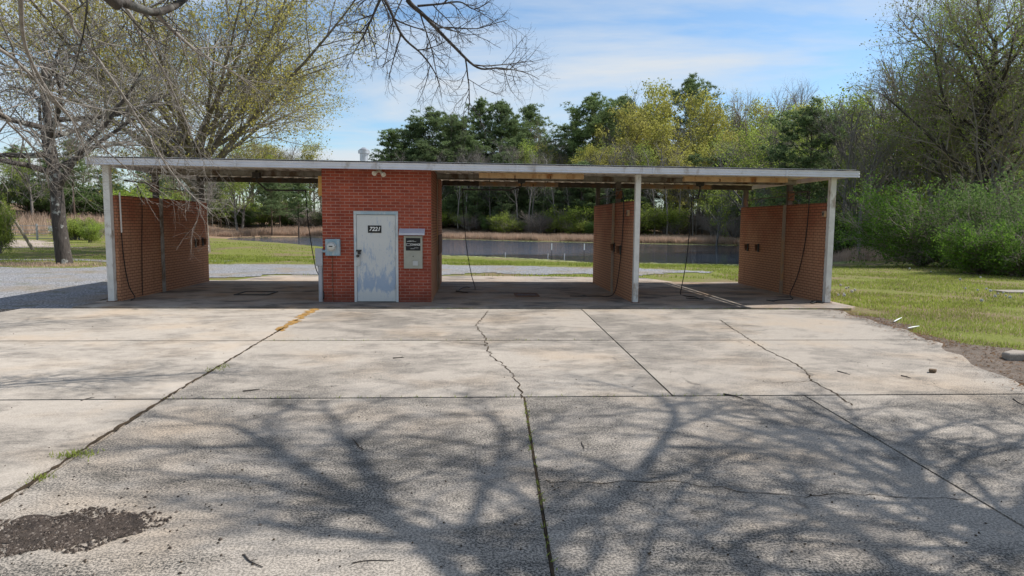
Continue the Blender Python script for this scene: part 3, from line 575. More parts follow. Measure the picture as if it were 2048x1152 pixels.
m = MB(); m.tube([(d1[0] + .011, yd - .07, d1[2] - .06), (e0[0] - .03, yd - .12, d1[2] - .06), (e0[0] - .001, YF - .065, d1[2] - .06)], 0.028, 10); m.build('link_pipe', 'meter_blue', db, 0, True)
fl = thing('floodlight', (fy(762, 343)[0], YF - .02, fy(762, 343)[2]), 'pair of cream floodlight bulbs on a bracket under the roof edge above the door', 'floodlight')
b0 = fy(758, 342, YF - .06); m = MB(); m.tube([(b0[0], YF - .001, b0[2] + .02), (b0[0], YF - .05, b0[2] + .02)], 0.05, 14); m.build('bracket', 'cream', fl, 0, True)
for px_, py_, q in ((748, 347, -1), (770, 352, 1)):
    e = fy(px_, py_, YF - .2); a = np.array([b0[0], YF - .05, b0[2] + .01]); dd = e - a; dd = dd / np.linalg.norm(dd)
    m = MB(); m.tube([a, a + dd * .05, a + dd * .10, a + dd * .19, a + dd * .21], [.018, .028, .03, .058, .045], 14); m.build('lamp', 'cream', fl, 0, True)

# fluorescent strip fixtures under the deck
def fixture(px0, px1, py, y, mat, label):
    a = at(px0, py, y); b = at(px1, py, y); z1 = 3.0 + tz(a[0]); t = thing('strip_light', ((a[0] + b[0]) / 2, y, z1 - .10), label, 'strip light', 'strip lights under the roof')
    m = MB(); m.add([(a[0], y - .09, z1 - .10), (b[0], y - .09, z1 - .10), (b[0], y + .09, z1 - .10), (a[0], y + .09, z1 - .10), (a[0], y - .06, z1 + .02), (b[0], y - .06, z1 + .02), (b[0], y + .06, z1 + .02), (a[0], y + .06, z1 + .02)], [(0, 3, 2, 1), (4, 5, 6, 7), (0, 1, 5, 4), (1, 2, 6, 5), (2, 3, 7, 6), (3, 0, 4, 7)]); m.build('housing', mat, t, 0.004)
    for x in (a[0] + .3, b[0] - .3): m = MB(); m.tube([(x, y, z1 + .0195), (x, y, RZ + tz(x) + .02)], 0.012, 6); m.build('hanger', 'dark_metal', t)
    for k in (0.34, 0.68): xk = a[0] + (b[0] - a[0]) * k; m = MB(); m.box(xk - .012, xk + .012, y - .094, y + .094, z1 - .104, z1 - .04); m.build('clip', 'rust', t)
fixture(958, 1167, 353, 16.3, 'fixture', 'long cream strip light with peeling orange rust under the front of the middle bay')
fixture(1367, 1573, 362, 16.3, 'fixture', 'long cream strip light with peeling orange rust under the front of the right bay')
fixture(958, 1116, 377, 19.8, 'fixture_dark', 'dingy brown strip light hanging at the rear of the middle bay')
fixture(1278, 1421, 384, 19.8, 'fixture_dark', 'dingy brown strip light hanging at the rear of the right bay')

# ceiling booms and their hoses
def boom(label, hub, arm_end, hose, floor=None):
    hub = np.array(hub); t = thing('hose_boom', (hub[0], hub[1], hub[2] - .08), label, 'hose boom', 'ceiling booms of the wash bays')
    m = MB(); m.tube([(hub[0], hub[1], RZ + tz(hub[0]) - .005), (hub[0], hub[1], hub[2])], 0.03, 8); m.box(hub[0] - .09, hub[0] + .09, hub[1] - .07, hub[1] + .07, hub[2] + .02, hub[2] + .15); m.build('swivel', 'dark_metal', t, 0.004)
    m = MB(); m.tube([hub, (hub[0], hub[1], hub[2] - .06), (hub[0] * .8 + arm_end[0] * .2, hub[1] * .8 + arm_end[1] * .2, arm_end[2]), arm_end], 0.02, 8); m.tube([np.array(arm_end) + (0, 0, .03), np.array(arm_end) - (0, 0, .05)], 0.028, 8); m.build('arm', 'dark_metal', t)
    return t
def hose(name, label, pts, cat='hose', r=0.011, mat='rubber', group=None, wand=None):
    m = MB(); m.tube(spline(pts, 8), r, 6)
    if wand is None: return meta(m.build(name, mat, None, 0, True), label, cat, group)
    base = np.array(pts[-1]); t = thing(name, tuple(base), label, cat, group); m.build('tube', mat, t, 0, True)
    w_ = MB(); w_.tube([base, wand], [0.014, 0.010], 8); w_.tube([base - (np.array(wand) - base) * .25, base], 0.024, 8); w_.build('spray_gun', 'dark_metal', t); return t
fz = BZ + .012
HB = 'spray hoses of the wash bays'
yb_ = 17.6
h1 = at(513, 357, yb_); e1_ = at(611, 381, yb_); boom('black ceiling boom with its arm swung toward the brick room in the left bay', h1, e1_, None)
hose('spray_hose', 'thin black hose hanging from the left bay boom beside the grey conduit pipe', [e1_, at(617, 450, yb_), at(630, 530, 17.0), at(641, 557, 16.6), G(648, 590, fz + .16), G(645, 600, fz)], group=HB)
h2 = at(1043, 368, yb_); e2_ = at(925, 379, yb_); boom('black ceiling boom with its long arm swung left in the middle bay', h2, e2_, None)
hose('spray_hose', 'thin black hose hanging near the brick room in the middle bay', [e2_, at(928, 440, yb_), at(934, 500, yb_), at(943, 550, 17.5), G(950, 578, fz), G(935, 574, fz), G(922, 577, fz), G(917, 583, fz)], group=HB, wand=G(936, 585, fz))
h3 = at(1400, 374, yb_); e3_ = at(1384, 396, 17.3); boom('short dark ceiling boom bent down in the middle of the right bay', h3, e3_, None)
hose('spray_hose', 'black hose hanging in the middle of the right bay and lying along the sunlit streak', [e3_, at(1380, 450, 17.3), at(1373, 520, 17.2), at(1364, 570, 17), G(1361, 588, fz), G(1372, 592, fz), G(1390, 594, fz), G(1400, 598, fz)], group=HB, wand=G(1372, 596, fz))
# wall booms above the partitions
def wall_boom(xw, s, label, yend, zarm=2.68):
    t = thing('wall_boom', (xw, 17.8, 2.6), label, 'hose boom', 'booms above the partition walls'); m = MB()
    m.tube([(xw + s * .062, 17.73, zarm + .02), (xw + s * .12, 17.0, zarm + .01), (xw + s * .16, yend, zarm)], 0.017, 8); m.tube([(xw + s * .062, 17.73, zarm - .14), (xw + s * .12, 17.1, zarm - .01)], 0.012, 6); m.build('arm', 'dark_metal', t)
    m = MB(); m.box(xw - .08, xw + .08, 17.68, 17.739, zarm - .18, zarm + .06); m.build('bracket', 'rust', t, 0.004); m = MB(); m.tube([(xw, 17.862, zarm - .05), (xw, 20.6, zarm - .08)], 0.014, 6); m.build('feed_pipe', 'dark_metal', t); return np.array((xw + s * .16, yend, zarm))
a = wall_boom(-7.97, 1, 'dark steel hose arm over the left brick partition wall', 15.95, 2.72)
xi = -7.88 + .03
hose('spray_hose', 'dark hose running down the front of the left partition wall to the floor', [at(275, 372, 16.6), (xi + .02, 16.75, 2.3), (xi, 16.7, 1.2), (xi, 16.65, .5), (xi + .02, 16.6, fz + .02)], group=HB)
hose('spray_hose', 'dark hose curling to the floor next to the left front post', [(xi, 15.78, 1.55), (xi, 15.85, .9), (xi + .03, 15.95, .35), (xi + .10, 16.05, .08), G(262, 600, fz)], group=HB)
m = MB(); m.tube([(xi, 15.78, 2.45), (xi, 15.79, 1.56)], 0.018, 8); meta(m.build('drain_pipe', 'pvc', None, 0, True), 'short pale plastic pipe strapped to the wall beside the left front post', 'pipe')
a = wall_boom(3.785, -1, 'dark steel hose arm over the middle brick partition wall', 16.6)
xi = 3.70 - .03
hose('spray_hose', 'black hose draped down the middle partition wall and out across the floor', [a, (xi, 16.6, 2.3), (xi - .0, 16.7, 1.4), (xi - .02, 16.9, .6), (xi - .12, 16.9, .12), (xi - .35, 16.75, fz), G(1200, 592, fz), G(1165, 592, fz)], group=HB, wand=G(1140, 592, fz))
a = wall_boom(8.375, -1, 'dark steel hose arm over the right brick partition wall', 16.4)
xi = 8.29 - .03
hose('spray_hose', 'black hose draped down the right partition wall and curling on the floor', [a, (xi, 16.5, 2.2), (xi, 16.6, 1.4), (xi - .02, 16.85, .6), (xi - .15, 16.95, .1), G(1585, 598, fz), G(1558, 600, fz), G(1545, 602, fz)], group=HB, wand=G(1533, 600, fz))
def holder(px, py, xw, s, label):
    d = ray(px, py); tt = (xw - CAM[0]) / d[0]; p = CAM + d * tt; t = thing('wand_holder', tuple(p), label, 'wand holder', 'wand holders on the bay walls')
    m = MB(); m.box(min(xw, xw + s * .02), max(xw, xw + s * .02), p[1] - .05, p[1] + .05, p[2] - .11, p[2] + .12); m.build('back_plate', 'dark_metal', t, 0.003)
    m = MB(); m.tube([(xw + s * .07, p[1], p[2] - .08), (xw + s * .07, p[1], p[2] + .10)], [0.03, 0.045], 10); m.build('cup', 'rust', t)
def yonwall(px, xw): d = ray(px, 480); return (CAM + d * (xw / d[0]))[1]
holder(391, 486, -7.879, 1, 'rusty wand holder on the left partition wall, nearer the front'); holder(405, 484, -7.879, 1, 'rusty wand holder on the left partition wall, nearer the pond')
holder(1229, 495, 3.699, -1, 'tan wand holder on the middle partition wall, nearer the pond'); holder(1241, 500, 3.699, -1, 'tan wand holder on the middle partition wall, nearer the front')
holder(1496, 495, 8.289, -1, 'rusty wand holder on the right partition wall, nearer the pond'); holder(1517, 496, 8.289, -1, 'rusty wand holder on the right partition wall, nearer the front')
def wbox(px, py, xw, label):
    d = ray(px, py); p = CAM + d * (xw / d[0]); m = MB(); m.box(xw - .06, xw - .001, p[1] - .06, p[1] + .06, p[2] - .07, p[2] + .07); t = thing('switch_box', tuple(p), label, 'switch box', 'switch boxes high on the bay walls'); m.build('box', 'fixture_dark', t, 0.004)
    m = MB(); m.box(xw - .068, xw - .0605, p[1] - .03, p[1] + .03, p[2] - .035, p[2] + .03); m.build('cover', 'dark_metal', t)
wbox(1651, 428, 8.29, 'small dark switch box high on the right partition wall by the front post'); wbox(1259, 426, 3.70, 'small dark switch box high on the middle partition wall by the front post')
# floor drains
def drain(px, py, wx, wy, label, open_=False):
    c = G(px, py, BZ); t = thing('floor_drain', (c[0], c[1], BZ), label, 'floor drain', 'floor drains of the wash bays')
    m = MB()
    for a, b, c_, d in ((-wx, wx, -wy, -wy + .05), (-wx, wx, wy - .05, wy), (-wx, -wx + .05, -wy + .05, wy - .05), (wx - .05, wx, -wy + .05, wy - .05)): m.box(c[0] + a, c[0] + b, c[1] + c_, c[1] + d, BZ + .001, BZ + .02)
    m.build('rim', 'rubber' if open_ else 'rust', t)
    m = MB(); m.box(c[0] - wx + .051, c[0] + wx - .051, c[1] - wy + .051, c[1] + wy - .051, BZ + .001, BZ + .004); m.build('pit', 'bay_concrete' if open_ else 'black_sign', t)
    if not open_:
        m = MB(); n = 9
        for k in range(n): xk = c[0] - wx + .08 + k * (2 * wx - .16) / (n - 1); m.box(xk - .013, xk + .013, c[1] - wy + .051, c[1] + wy - .051, BZ + .005, BZ + .018)
        m.build('grate', 'rust', t)
drain(513, 587, .42, .42, 'square steel rimmed floor drain in the shaded left bay', True); drain(1053, 590, .30, .38, 'rusty slotted floor drain grate in the middle bay')
m = MB(); q = G(1636, 607, BZ)
for k in range(5): m.tube(spline([q + (0.13 * cos(k * 1.3) - .03 * k, .08 * sin(k * 2), .015), q + (.05 * k - .1, .07, .05), q + (-.12, -.05 + .03 * k, .02)], 5), 0.02, 6)
meta(m.build('hose_coil', 'rubber', None, 0, True), 'crumpled black bundle of hose on the floor beside the right front post', 'hose bundle')

# ------------------------------------------------------------------ plant builders
def tubes(P, Rd, S):
    """batch of tubes: P (N,K,3), Rd (N,K) -> verts, quads"""
    P = np.asarray(P, float); Rd = np.asarray(Rd, float); N, K, _ = P.shape
    T = np.empty_like(P); T[:, 1:-1] = P[:, 2:] - P[:, :-2]; T[:, 0] = P[:, 1] - P[:, 0]; T[:, -1] = P[:, -1] - P[:, -2]; T /= np.linalg.norm(T, axis=2, keepdims=True) + 1e-9
    D = P[:, -1] - P[:, 0]; ref = np.where((np.abs(D[:, 2]) > 0.8 * np.linalg.norm(D, axis=1))[:, None], np.array([[1.0, 0.13, 0]]), np.array([[0, 0.1, 1.0]]))
    U = np.cross(T, ref[:, None, :]); U /= np.linalg.norm(U, axis=2, keepdims=True) + 1e-9; V = np.cross(T, U)
    a = np.arange(S) * 2 * pi / S; ring = U[:, :, None] * np.cos(a)[None, None, :, None] + V[:, :, None] * np.sin(a)[None, None, :, None]
    v = (P[:, :, None] + ring * Rd[:, :, None, None]).reshape(-1, 3)
    i = np.arange(N)[:, None, None] * K * S; k = np.arange(K - 1)[None, :, None] * S; s = np.arange(S)[None, None, :]; s2 = (s + 1) % S
    q = np.stack([i + k + s, i + k + s2, i + k + S + s2, i + k + S + s], -1).reshape(-1, 4); return v, q
def join(parts):
    vs, qs, b = [], [], 0
    for v, q in parts: vs.append(v); qs.append(q + b); b += len(v)
    return np.concatenate(vs), np.concatenate(qs)
def nrm(v): l = math.sqrt(v[0] * v[0] + v[1] * v[1] + v[2] * v[2]) + 1e-9; return (v[0] / l, v[1] / l, v[2] / l)
def grow(rng, start, P, levels, lines=None):
    """P: dict of per-level lists. returns {level: (pts list, radii list)}"""
    out = {}; stack = []
    if lines is None: stack.append((start, nrm((rng.uniform(-.05, .05), rng.uniform(-.05, .05), 1)), P['len'][0], P['rad'][0], 0))
    def spawn(pts, rads, lvl, L):
        nl = lvl + 1
        if nl >= levels: return
        n = P['n'][nl]; n = max(1, int(n * rng.uniform(.75, 1.25))); az = rng.uniform(0, 6.28); K = len(pts)
        for j in range(n):
            t0 = P['t0'][lvl]; t = t0 + (1 - t0) * ((j + rng.random()) / n); x = t * (K - 1); i = min(int(x), K - 2); fr = x - i
            a, b = pts[i], pts[i + 1]; p = tuple(a[q] + (b[q] - a[q]) * fr for q in range(3)); d = nrm((b[0] - a[0], b[1] - a[1], b[2] - a[2]))
            az += 2.4 + rng.uniform(-.5, .5); ang = P['ang'][nl] * rng.uniform(.7, 1.3) * (P.get('angt', 0) * (1 - t) + 1)
            e = (0, 0, 1) if abs(d[2]) < .9 else (1, 0, 0); u = nrm((d[1] * e[2] - d[2] * e[1], d[2] * e[0] - d[0] * e[2], d[0] * e[1] - d[1] * e[0])); v = (d[1] * u[2] - d[2] * u[1], d[2] * u[0] - d[0] * u[2], d[0] * u[1] - d[1] * u[0])
            ca, sa, c1, s1 = cos(ang), sin(ang), cos(az), sin(az); nd = tuple(d[q] * ca + (u[q] * c1 + v[q] * s1) * sa for q in range(3))
            l = P['len'][nl] * rng.uniform(.6, 1.25) * (1 - P['sh'][lvl] * (t - t0) / (1 - t0 + 1e-6)); r = min(P['rad'][nl], (rads[i] + (rads[i + 1] - rads[i]) * fr) * .75)
            stack.append((p, nd, l, r, nl))
    if lines is not None:
        for pts, rads in lines:
            out.setdefault(0, []).append((pts, rads)); spawn([tuple(p) for p in pts], rads, 0, 1)
    while stack:
        p, d, L, r, lvl = stack.pop(); n = P['seg'][lvl]; st = L / n; pts = [p]; rads = [r]; jt = P['jit'][lvl]; tr = P['trop'][lvl]; te = P['tip'][lvl]
        for i in range(n):
            d = nrm((d[0] + rng.gauss(0, jt), d[1] + rng.gauss(0, jt), d[2] + rng.gauss(0, jt) + tr)); p = (p[0] + d[0] * st, p[1] + d[1] * st, p[2] + d[2] * st); pts.append(p); rads.append(r * (1 - (1 - te) * (i + 1) / n))
        out.setdefault(lvl, []).append((pts, rads)); spawn(pts, rads, lvl, L)
    return out
def mesh_of(out, lvls, sides, name, mat):
    parts = []
    for l in lvls:
        if l not in out: continue
        by = {}
        for p, r in out[l]: by.setdefault(len(p), []).append((p, r))
        for k, a in by.items(): parts.append(tubes([x[0] for x in a], [x[1] for x in a], sides[l]))
    v, q = join(parts); me = raw_mesh(name, v, q, uv=False, smooth=True); me.materials.append(M[mat]); return me
def leaves(rn, pts, n_each, spread, size, name, mat, droop=0.0, elong=1.0):
    pts = np.asarray(pts, float); N = len(pts) * n_each; c = np.repeat(pts, n_each, 0) + rn.normal(0, spread, (N, 3)) - np.array([0, 0, droop]) * rn.uniform(0, 1, (N, 1))
    u = rn.normal(0, 1, (N, 3)); u[:, 2] -= droop * 3; u /= np.linalg.norm(u, axis=1, keepdims=True); v = np.cross(u, rn.normal(0, 1, (N, 3))); v /= np.linalg.norm(v, axis=1, keepdims=True)
    s = size * rn.uniform(.55, 1.3, (N, 1)); u = u * s * elong; v = v * s * .55
    vv = np.stack([c - u, c + v * .9 - u * .1, c + u, c - v * .9 - u * .1], 1).reshape(-1, 3); q = np.arange(N * 4).reshape(-1, 4)
    me = raw_mesh(name, vv, q, uv=False); me.materials.append(M[mat]); return me
def clump(pts, k, thr):
    p = np.asarray(pts); return p[np.sin(k * p[:, 0] + 1.3 * np.sin(k * p[:, 2])) + np.sin(1.1 * k * p[:, 1] + 2) + np.sin(1.3 * k * p[:, 2] + p[:, 0]) > thr]
def tips(out, lvls, frac=(0.4, 0.7, 1.0)):
    r = []
    for l in lvls:
        for p, _ in out.get(l, []):
            for f in frac: i = min(len(p) - 1, int(round(f * (len(p) - 1)))); r.append(p[i])
    return r
def plant(name, trunk, crown, cname='crown', tname='trunk', extra=None):
    root = bpy.data.objects.new(name, None); COL.objects.link(root); root.empty_display_size = .3
    if trunk is not None: link(tname, trunk, root)
    if crown is not None: link(cname, crown, root)
    if extra is not None: link(extra[0], extra[1], root)
    return root
USED = set()
def place(proto, loc, rz, s, label, cat, group=None, zs=None):
    if proto.name not in USED:
        USED.add(proto.name); o = proto; o.location = tuple(float(a) for a in loc); o.rotation_euler = (0, 0, rz); o.scale = (s, s, s if zs is None else zs)
    else: o = copy_tree(proto, loc, rz, s, zs)
    meta(o, label, cat, group)
    if not group and 'group' in o: del o['group']
    return o

# --- pines (unit height 16 m)
def make_pine(seed, base=0.36, wid=3.4, H=16.0, nb=62):
    rng = random.Random(seed); rn = np.random.RandomState(seed); K = 14; ph = rng.uniform(0, 6)
    tr = [(0.12 * sin(i * .6 + ph) * i / K, 0.12 * cos(i * .5 + ph) * i / K, H * i / (K - 1)) for i in range(K)]; tradii = [.19 * (1 - .9 * i / (K - 1)) for i in range(K)]
    br, brr, tuft = [], [], []
    for j in range(nb):
        t = base + (1 - base) * ((j + rng.random()) / nb) ** 0.9; z = t * H; i = min(int(t * (K - 1)), K - 2); q = (t - base) / (1 - base)
        L = wid * (0.30 + 0.95 * math.sin(pi * (0.26 + q * .66)) ** .7) * rng.uniform(.45, 1.15) * (1 - .45 * q ** 3); az = j * 2.4 + rng.uniform(-.4, .4); el = rng.uniform(-.12, .25) + q * .75
        p = np.array([tr[i][0], tr[i][1], z]); d = np.array([cos(az) * cos(el), sin(az) * cos(el), sin(el)]); pts = [tuple(p)]
        for k in range(5): d = d + np.array([rng.gauss(0, .10), rng.gauss(0, .10), rng.gauss(0.05, .08)]); d /= np.linalg.norm(d); p = p + d * L / 5; pts.append(tuple(p))
        br.append(pts); brr.append([.05 * (1 - .8 * k / 5) * (1.2 - q * .7) for k in range(6)])
        for k in range(int(2 + L * 1.5)):
            f = min(1.05, rng.uniform(.35, 1.15)); k0 = min(int(f * 5), 4); a = np.array(pts[k0]); b = np.array(pts[k0 + 1]); c = a + (b - a) * (f * 5 - k0) + np.array([rng.gauss(0, .13 * L), rng.gauss(0, .13 * L), abs(rng.gauss(0, .15))])
            for w_ in range(7): tuft.append(c + np.array([rng.gauss(0, .26), rng.gauss(0, .26), rng.gauss(.04, .13)]))
    for k in range(14): tuft.append(np.array([tr[-1][0], tr[-1][1], H]) + rn.normal(0, .25, 3))
    v, q = join([tubes([tr], [tradii], 7), tubes(br, brr, 4)]); tm = raw_mesh('trunk', v, q, uv=False, smooth=True); tm.materials.append(M['bark_pine'])
    tuft = np.array(tuft); nn = 15; N = len(tuft) * nn; c = np.repeat(tuft, nn, 0); d = rn.normal(0, 1, (N, 3)); d[:, 2] += .55; d /= np.linalg.norm(d, axis=1, keepdims=True); s = np.cross(d, rn.normal(0, 1, (N, 3))); s /= np.linalg.norm(s, axis=1, keepdims=True)
    L = rn.uniform(.20, .42, (N, 1)); W = .034
    vv = np.stack([c - s * W, c + s * W, c + d * L], 1).reshape(-1, 3); cmn = raw_mesh('crown', vv, np.arange(N * 3).reshape(-1, 3), uv=False); cmn.materials.append(M['needles'])
    return plant('pine_tree', tm, cmn)
PINES = [make_pine(1, .30, 3.3), make_pine(2, .42, 2.6, nb=50), make_pine(3, .22, 3.9, nb=72)]
YPINE = [make_pine(5, .06, 2.6, 9.0, 60), make_pine(6, .10, 2.2, 9.0, 52)]
# --- broadleaf prototypes
BP = dict(len=[7.5, 5.2, 2.3, 1.0], rad=[.17, .075, .026, .010], n=[1, 15, 8, 6], t0=[.28, .2, .15, 0], sh=[.55, .5, .4, 0], ang=[0, .75, .75, .7], jit=[.06, .10, .14, .2], trop=[.03, .07, .04, .02], tip=[.35, .25, .3, .4], seg=[8, 6, 4, 3])
def make_broad(seed, leafmat, size, n_each, spread, twig='twig', up=0.0, name='broadleaf_tree', scale_len=1.0, bark_='bark_grey', lv=(3,), **k):
    P = dict(BP); P.update(k); rng = random.Random(seed); rn = np.random.RandomState(seed); o = grow(rng, (0, 0, -.1), P, 4)
    tm = mesh_of(o, [0, 1], {0: 7, 1: 5}, 'trunk', bark_); tw = mesh_of(o, [2, 3], {2: 3, 3: 3}, 'twigs', twig); cm_ = None
    if leafmat: cm_ = leaves(rn, clump(tips(o, lv), 1.5, -.25 if leafmat in ('leaf_spring', 'leaf_fresh') else -3.0), n_each, spread, size, 'crown', leafmat)
    return plant(name, tm, cm_ if cm_ is not None else tw, 'crown', 'trunk', ('twigs', tw) if cm_ is not None else None)
SPRING = [make_broad(11, 'leaf_spring', .09, 9, .17), make_broad(12, 'leaf_spring', .09, 9, .18, n=[1, 17, 7, 6])]
FRESH = [make_broad(13, 'leaf_fresh', .09, 6, .17, n=[1, 13, 7, 5]), make_broad(14, 'leaf_fresh', .09, 6, .17, twig='twig_brown', n=[1, 12, 7, 5])]
OLIVE = [make_broad(15, 'leaf_olive', .05, 2, .2, twig='twig_brown')]
BARE = [make_broad(16, None, 0, 0, 0, name='bare_tree', n=[1, 17, 9, 7], len=[9, 4.5, 2.0, .9], trop=[.03, .12, .08, .04], ang=[0, .6, .6, .6]), make_broad(17, None, 0, 0, 0, twig='twig_brown', name='bare_tree', n=[1, 14, 9, 7], len=[9.5, 4.2, 2.2, 1.0], trop=[.03, .14, .08, .04], ang=[0, .55, .6, .6])]
DARKT = [make_broad(18, 'leaf_dark', .10, 3, .2, bark_='bark_dark', twig='twig_brown')]
POLE = [make_broad(19, None, 0, 0, 0, name='bare_tree', twig='twig', bark_='twig', len=[12, 2.6, 1.3, .6], n=[1, 16, 6, 5], t0=[.35, .2, .1, 0], rad=[.13, .04, .016, .008], trop=[.03, .10, .05, .02])]
SHP = dict(len=[.5, 2.6, 1.1, .5], rad=[.05, .03, .012, .006], n=[1, 22, 8, 6], t0=[.1, .15, .1, 0], sh=[0.2, .4, .3, 0], ang=[0, .65, .6, .7], jit=[.05, .12, .16, .2], trop=[0, .06, .05, .02], tip=[.8, .3, .3, .4], seg=[2, 6, 4, 3])
SH_DARK = make_broad(21, 'leaf_dark', .07, 5, .14, name='shrub', twig='twig_brown', bark_='bark_dark', **SHP)
SH_FRESH = make_broad(22, 'leaf_fresh', .07, 4, .14, name='shrub', **SHP)
SH_BARE = make_broad(23, None, 0, 0, 0, name='bare_shrub', twig='twig_brown', **dict(SHP, n=[1, 26, 9, 8]))
SH_ORANGE = make_broad(24, 'leaf_orange', .06, 5, .16, name='shrub', **SHP)
def unit_h(p): return max((v.co.z for c in p.children for v in c.data.vertices), default=1.0)
HT = {p.name: unit_h(p) for p in PINES + YPINE + SPRING + FRESH + OLIVE + BARE + DARKT + POLE + [SH_DARK, SH_FRESH, SH_BARE, SH_ORANGE]}
rT = random.Random(77)
def tree_px(proto, px, top, D, label, cat='tree', group=None, wide=1.0):
    if group == GB: D *= 1.36 if D > 70 else 1.3
    """stand a tree at distance D in the survey direction px so that it is as tall as the sighting of its top says"""
    p = at(px, top, D); x, y = float(p[0]), float(D); z = hz(x, y); H = float(p[2]) - z; k = HT[proto.name]; s = H / k
    if cat == 'pine': wide *= 1.15
    return place(proto, (x, y, z - .05), rT.uniform(0, 6.28), s * wide, label, cat, group, s)
GB = 'trees behind the pond'
P0, P1, P2 = PINES
tree_px(P1, 783, 254, 86, 'smallest dark pine at the left end of the pine row', 'pine', GB, 1.2)
tree_px(P2, 866, 208, 87, 'broad dark pine behind the roof, left of the pair of pointed pines', 'pine', GB, 1.25)
tree_px(P1, 962, 193, 90, 'pointed pine with an open crown, left one of the pointed pair', 'pine', GB, 1.0)
tree_px(P0, 1000, 194, 89, 'pointed pine with a fuller crown, right one of the pointed pair', 'pine', GB, 1.0)
tree_px(P0, 920, 232, 86, 'shorter pine filling the gap beside the broad dark pine', 'pine', GB, 1.1)
tree_px(P1, 1062, 204, 96, 'dark pine standing behind the grey olive tree', 'pine', GB, 1.1)
for px_, top_, D_p, lb in ((825, 232, 88, 'mid height dark pine on the left shoulder of the broad pine'), (900, 222, 90, 'dark pine filling the row just behind the broad dark pine'), (1030, 226, 88, 'dark pine filling the row right of the pointed pair'), (1150, 226, 88, 'dark pine on the left shoulder of the largest pine'), (1218, 205, 87, 'dark pine on the right shoulder of the largest pine'), (1290, 205, 90, 'dark pine half hidden behind the yellow green trees')):
    tree_px(P2 if px_ % 4 else P0, px_, top_, D_p, lb, 'pine', GB, 1.05)
for px_, top_, D_p, pr, lb, wd in ((1105, 256, 90, OLIVE[0], 'olive half bare tree low between the pines', 1.0), (1142, 250, 88, BARE[1], 'bare grey tree touching the largest pine', .8), (1112, 292, 86, P0, 'low broad pine in the gap left of the largest pine', 1.5), (1040, 262, 84, P2, 'low broad pine in front of the pointed pair', 1.2), (945, 268, 84, P2, 'low broad pine right of the broad dark pine', 1.2), (840, 275, 84, P0, 'low broad pine at the left end of the row', 1.3), (1255, 240, 84, SPRING[0], 'yellow green tree low against the dark pines', 1.1)):
    tree_px(pr, px_, top_, D_p, lb, 'pine' if pr in PINES else 'tree', GB, wd)
tree_px(OLIVE[0], 1080, 222, 86, 'grey olive half bare tree between the dark pines', 'tree', GB, 1.0)
tree_px(P2, 1188, 178, 84, 'largest dense green pine in the middle of the tree line', 'pine', GB, 1.15)
tree_px(P0, 1245, 184, 92, 'dark pine close behind the yellow green trees', 'pine', GB, 1.1)
tree_px(BARE[0], 1125, 270, 84, 'bare grey tree in the gap left of the largest pine', 'tree', GB, .9)
tree_px(SPRING[0], 1310, 152, 86, 'tallest yellow green tree in new leaf beside the tall dark pine', 'tree', GB, 1.0)
tree_px(SPRING[1], 1262, 200, 80, 'yellow green tree in new leaf right of the largest pine', 'tree', GB, 1.05)
tree_px(P2, 1384, 140, 94, 'tall dark pine rising behind the yellow green trees', 'pine', GB, .85)
tree_px(SPRING[1], 1405, 172, 82, 'bright yellow green round tree in front of the tall dark pine', 'tree', GB, 1.0)
tree_px(SPRING[0], 1345, 235, 76, 'lower yellow green tree just above the roof edge', 'tree', GB, 1.1)
tree_px(OLIVE[0], 1457, 194, 84, 'dark olive tree right of the bright yellow green ones', 'tree', GB, 1.0)
tree_px(BARE[1], 1492, 165, 88, 'bare grey crown against the sky, left one of three', 'tree', GB, .9)
tree_px(BARE[0], 1545, 155, 86, 'bare grey crown against the sky, middle one of three', 'tree', GB, .85)
tree_px(BARE[1], 1596, 146, 82, 'bare grey crown against the sky, tallest and right one of three', 'tree', GB, .85)
tree_px(FRESH[0], 1500, 230, 74, 'olive brown tree with small new leaves above the orange shrub', 'tree', GB, 1.0)
tree_px(FRESH[1], 1560, 215, 66, 'fresh green leafy tree above the right end of the roof', 'tree', GB, 1.0)
tree_px(FRESH[0], 1632, 190, 62, 'fresh green tall tree beside the dark leafy one', 'tree', GB, 1.0)
tree_px(DARKT[0], 1706, 172, 60, 'dark green leafy tree at the near edge of the right wood', 'tree', GB, .75)
tree_px(FRESH[1], 1668, 240, 54, 'fresh green small tree between the roof end and the dark leafy tree', 'tree', GB, .9)
tree_px(SH_ORANGE, 1500, 308, 84, 'rounded orange tan budding tree just above the roof edge', 'tree', GB, 1.2)
tree_px(SPRING[1], 1215, 290, 74, 'low yellow green tree beneath the largest pine', 'tree', GB, 1.2)
tree_px(P0, 1165, 318, 72, 'low young pine just above the roof edge in the middle', 'pine', GB, 1.6)
tree_px(P1, 1010, 300, 76, 'low young pine beneath the pointed pair', 'pine', GB, 1.6)
